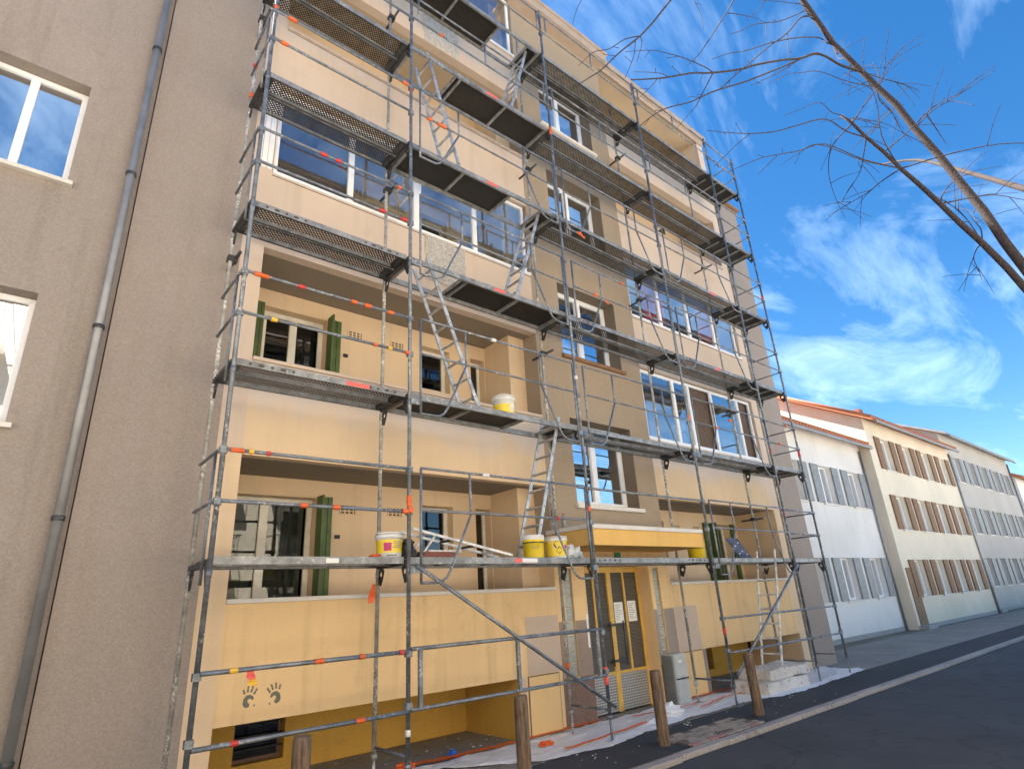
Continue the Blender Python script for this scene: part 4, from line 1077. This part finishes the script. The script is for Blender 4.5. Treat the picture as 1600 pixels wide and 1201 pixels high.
# the block across the street: it stands in the sun and is mirrored in the windows
op = empty('apartment_block', (-8, -12.0, GZ), 'sunlit cream block across the street, mirrored in the window panes', 'building')
OY = -12.0; oh = []; ox = [-21+3.6*i for i in range(8)]; oz = [.3, 3.2, 6.1, 9.0]
for x in ox:
    for z in oz: oh.append((x, x+1.5, z, z+2.1))
MB().holed(-24, 7.5, GZ, 12.0, OY-.35, OY, oh).build('wall', 'facade_opposite', op)
B('roof', 'roof_trim', op, -24.3, 7.8, OY-9, OY+.5, 12.0, 12.25); B('core', 'grey_render', op, -23.9, 7.4, OY-9, OY-1.5, GZ, 11.9)
wm = bmx = None
for x in ox:
    for z in oz:
        p = (x, OY, z)
        if wm is None:
            wm = MB().box(0, 1.5, -.2, -.15, 0, 2.1, 1).box(0, .08, -.15, -.1, 0, 2.1).box(1.42, 1.5, -.15, -.1, 0, 2.1).box(.71, .79, -.15, -.1, 0, 2.1).box(.08, 1.42, -.15, -.1, 2.02, 2.1).build('window', ['pvc_white', 'room_dark'], op, origin=(0, 0, 0))
            WL[wm.name] = Vector(p); wm.location = WL[wm.name]-WL[op.name]
            b_ = MB().box(-.5, 2.0, 0.003, 1.0, -.16, 0)
            for q in range(25): b_.box(-.48+q*.1, -.462+q*.1, .96, .978, 0, .95, 1)
            b_.box(-.5, 2.0, .955, .985, .95, .99, 1).box(-.5, -.48, .003, .955, .95, .99, 1).box(1.98, 2.0, .003, .955, .95, .99, 1)
            bmx = b_.build('balcony', ['white_render', 'galvanised_dark'], op, origin=(0, 0, 0)); WL[bmx.name] = Vector(p); bmx.location = WL[bmx.name]-WL[op.name]
        else:
            copy_to(wm, op, p)
            if z > 1: copy_to(bmx, op, p)

# ------------------------------------------------------------------ bare street tree, trunk to the right of the view
tree = empty('bare_tree', (7.3, -5.6, GZ), 'leafless tree whose dark thin branches reach in from the upper right', 'tree')
T0 = Vector((7.05, -5.45, 4.4))
MB().tube([(7.3, -5.6, GZ), (7.26, -5.58, .3), (7.2, -5.55, 1.8), (7.12, -5.5, 3.2), T0], [.24, .18, .155, .14, .12], 14).build('trunk', 'bark', tree)
def smooth(P, n=4):
    P = [Vector(p) for p in P]; out = []
    for i in range(len(P)-1):
        a, b, c, d_ = P[max(0, i-1)], P[i], P[i+1], P[min(len(P)-1, i+2)]
        for k in range(n):
            t = k/n; out.append(.5*((2*b)+(c-a)*t+(2*a-5*b+4*c-d_)*t*t+(-a+3*b-3*c+d_)*t**3))
    out.append(P[-1]); return out
def limb(P, r0, r1, name='branch', n=8, wob=.0):
    S = smooth(P); N = len(S)
    if wob: S = [p+noise.noise_vector(p*4)*wob for p in S]
    MB().tube(S, [r0+(r1-r0)*(i/(N-1))**.8 for i in range(N)], n).build(name, 'bark', tree)
    return S
L1 = limb([T0, (6.95, -5.1, 6.6), (6.6, -4.6, 8.9), (6.1, -4.15, 10.4), (5.6, -3.95, 11.7)], .075, .03, 'limb', 10, .03)
L2 = limb([T0, (6.5, -5.0, 5.9), (5.9, -4.5, 7.3), (5.3, -4.1, 8.3)], .06, .018, 'limb', 10, .03)
L4 = limb([(6.1, -4.15, 10.4), (5.3, -3.9, 11.9), (4.2, -3.75, 11.7), (3.0, -3.55, 10.6), (1.98, -3.4, 8.88)], .045, .017, 'limb')
limb([T0, (7.6, -5.9, 6.6), (8.6, -6.2, 8.8), (9.3, -6.5, 11)], .12, .03, 'limb'); limb([T0, (7.1, -6.2, 6.5), (6.7, -7.0, 8.6), (6.4, -7.6, 10.6)], .11, .03, 'limb')
limb([(7.6, -5.9, 6.6), (8.6, -5.0, 8.2), (9.6, -4.2, 9.6), (10.3, -3.4, 10.4)], .06, .015, 'limb')
BR = {
 'A': ([(1.98, -3.4, 8.88), (1.59, -3.34, 8.27), (1.25, -3.28, 7.78), (0.91, -3.2, 7.36), (0.59, -3.13, 6.92), (0.43, -3.08, 6.75), (0.27, -3.04, 6.57)], .0168, 0),
 'A1': ([(1.25, -3.28, 7.78), (1.0, -3.22, 7.6), (0.75, -3.16, 7.32), (0.54, -3.1, 7.18), (0.31, -3.04, 6.87)], .0074, 0),
 'A2': ([(1.17, -3.26, 7.68), (1.08, -3.25, 7.35), (0.88, -3.22, 6.91)], .0059, 0),
 'A3': ([(1.26, -3.28, 7.78), (1.24, -3.29, 7.63), (1.13, -3.27, 7.34)], .0055, 0),
 'A4': ([(1.98, -3.4, 8.88), (1.4, -3.2, 8.95), (0.67, -3.09, 8.27), (0.46, -3.04, 7.93), (0.33, -3.01, 7.54)], .0085, 0),
 'B': ([(5.6, -4.02, 9.9), (4.86, -3.91, 9.38), (4.17, -3.84, 8.92), (3.37, -3.74, 8.36), (3.02, -3.69, 8.09), (2.35, -3.57, 7.67), (1.98, -3.49, 7.49), (1.52, -3.39, 7.2), (1.27, -3.33, 7.06), (0.96, -3.24, 6.92)], .0272, 1),
 'B1': ([(2.35, -3.57, 7.67), (2.21, -3.53, 7.72), (1.88, -3.45, 7.71), (1.58, -3.38, 7.65), (1.36, -3.32, 7.59), (0.97, -3.22, 7.38)], .0088, 0),
 'B2': ([(2.35, -3.57, 7.67), (2.06, -3.53, 7.21), (1.87, -3.51, 6.91), (1.7, -3.48, 6.69), (1.42, -3.43, 6.33)], .0088, 0),
 'B3': ([(1.52, -3.39, 7.2), (1.44, -3.37, 7.22), (1.3, -3.33, 7.18), (1.03, -3.26, 7.07)], .0058, 0),
 'B4': ([(1.33, -3.35, 7.08), (1.23, -3.33, 6.93), (0.94, -3.26, 6.57)], .0052, 0),
 'C': ([(5.9, -3.97, 11.1), (5.6, -3.91, 10.87), (4.78, -3.86, 9.93), (3.94, -3.79, 9.07), (3.02, -3.69, 8.09), (2.39, -3.6, 7.41)], .0225, 1),
 'D': ([(5.5, -4.02, 9.85), (4.78, -3.91, 9.29), (4.07, -3.84, 8.7), (3.24, -3.74, 8.03), (2.83, -3.68, 7.71), (2.3, -3.58, 7.33), (1.98, -3.52, 7.07), (1.73, -3.47, 6.87), (1.34, -3.38, 6.61), (1.08, -3.32, 6.37), (0.92, -3.28, 6.19)], .0185, 1),
 'E': ([(4.4, -3.76, 11.66), (3.98, -3.69, 10.71), (3.47, -3.65, 9.85), (3.22, -3.63, 9.45), (2.77, -3.58, 8.78), (2.46, -3.55, 8.32), (2.17, -3.51, 7.9), (1.91, -3.47, 7.59)], .016, 0),
 'E1': ([(3.19, -3.63, 9.36), (3.56, -3.69, 9.55), (3.9, -3.74, 9.7), (4.17, -3.78, 9.77)], .0076, 0),
 'F': ([(5.95, -3.98, 11.3), (5.7, -3.91, 11.08), (4.74, -3.84, 10.2), (4.17, -3.78, 9.77), (3.75, -3.73, 9.45), (3.36, -3.68, 9.08), (3.04, -3.64, 8.81)], .0155, 1),
 'F1': ([(4.17, -3.78, 9.77), (3.97, -3.78, 9.26)], .0063, 0),
 'G': ([(6.0, -4.0, 10.6), (5.23, -3.91, 10.12), (4.45, -3.84, 9.54), (3.89, -3.78, 9.1), (3.24, -3.7, 8.57), (2.85, -3.63, 8.31), (2.42, -3.56, 7.96)], .0153, 1),
 'H': ([(2.9, -3.53, 10.4), (2.6, -3.5, 9.7), (2.48, -3.49, 9.22), (2.51, -3.52, 8.94), (2.47, -3.53, 8.56)], .010, 0),
 'I': ([(5.9, -3.93, 11.45), (5.05, -3.84, 10.9), (4.18, -3.74, 10.34)], .0150, 1),
 'I1': ([(4.48, -3.78, 10.52), (4.15, -3.75, 10.1), (3.85, -3.73, 9.71)], .0074, 0),
 'K': ([(4.79, -4.01, 8.0), (3.92, -3.91, 7.46), (3.18, -3.81, 6.99), (2.62, -3.71, 6.72), (2.15, -3.61, 6.55), (1.88, -3.54, 6.48)], .0136, 2),
 'K1': ([(2.65, -3.72, 6.73), (2.38, -3.68, 6.48), (2.09, -3.63, 6.19), (1.8, -3.57, 5.89)], .0069, 0),
 'M': ([(4.41, -4.01, 7.31), (3.6, -3.91, 6.83), (3.05, -3.82, 6.54), (2.61, -3.75, 6.29), (2.02, -3.63, 5.89)], .0121, 2),
 'M1': ([(3.03, -3.82, 6.51), (2.5, -3.75, 6.01)], .0056, 0),
 'N': ([(4.21, -3.99, 7.21), (3.6, -3.91, 6.8), (3.02, -3.84, 6.35)], .0097, 2),
 'O': ([(5.37, -3.99, 9.37), (4.63, -3.91, 8.91), (4.18, -3.86, 8.62), (3.49, -3.78, 8.03)], .0099, 1),
 'P': ([(4.83, -3.99, 8.37), (4.11, -3.91, 7.85), (3.58, -3.85, 7.47)], .0085, 2),
 'B5': ([(4.78, -3.86, 9.93), (4.54, -3.87, 9.35), (4.21, -3.87, 8.65)], .0086, 0),
 'G1': ([(4.78, -3.91, 9.29), (4.02, -3.84, 8.59), (3.49, -3.78, 8.14), (3.06, -3.72, 7.79)], .0089, 0),
}
tw = random.Random(3)
for key, (P, r, root) in BR.items():
    P = [Vector(p) for p in P]
    if root:
        LL = L1 if root == 1 else L2
        q = min(LL[len(LL)//3:], key=lambda v: (v-P[0]).length+max(0, v.z-P[0].z)*2)
        P = [q, q.lerp(P[0], .5)+Vector((0, 0, -.06))]+P
    S = limb(P, r*.85+.001, max(.0028, r*.25), 'branch' if r > .01 else 'twig', 6, .003)
    # buds and short spurs
    for _ in range(int(len(S)/9)):
        i = tw.randrange(len(S)//4, len(S)-1); p = S[i]; d_ = (S[i+1]-S[i]).normalized()
        side = d_.cross(Vector((tw.uniform(-1, 1), tw.uniform(-1, 1), tw.uniform(-1, 1)))).normalized()
        L = tw.choice((.05, .06, .08, .14))
        e = p+(side*.8+d_*.6).normalized()*L
        MB().tube([p, p.lerp(e, .6)+Vector((0, 0, -.01*L)), e, e+(e-p).normalized()*.012], [.0035, .003, .0028, .006], 5).build('twig', 'bark', tree)
# the side of the crown that leaves the view on the right
for i in range(20):
    LL = tw.choice((L1, L2)); p = LL[tw.randrange(len(LL)//3, len(LL)-1)]
    d_ = Vector((tw.uniform(-.25, 1), tw.uniform(-.6, .6), tw.uniform(-.1, .9))).normalized(); L = tw.uniform(1.0, 2.4); P = [p]
    for k in range(4):
        d_ = (d_+Vector((tw.uniform(-.35, .35), tw.uniform(-.35, .35), tw.uniform(-.4, .2)))).normalized(); P.append(P[-1]+d_*L/4)
    S = limb(P, .011, .003, 'branch', 6)
    for k in range(5):
        q = S[tw.randrange(3, len(S)-2)]; dd = (d_+Vector((tw.uniform(-1, 1), tw.uniform(-1, 1), tw.uniform(-1, 1)))).normalized()
        limb([q, q+dd*.25+Vector((0, 0, .03)), q+dd*.55], .006, .0028, 'twig', 5)
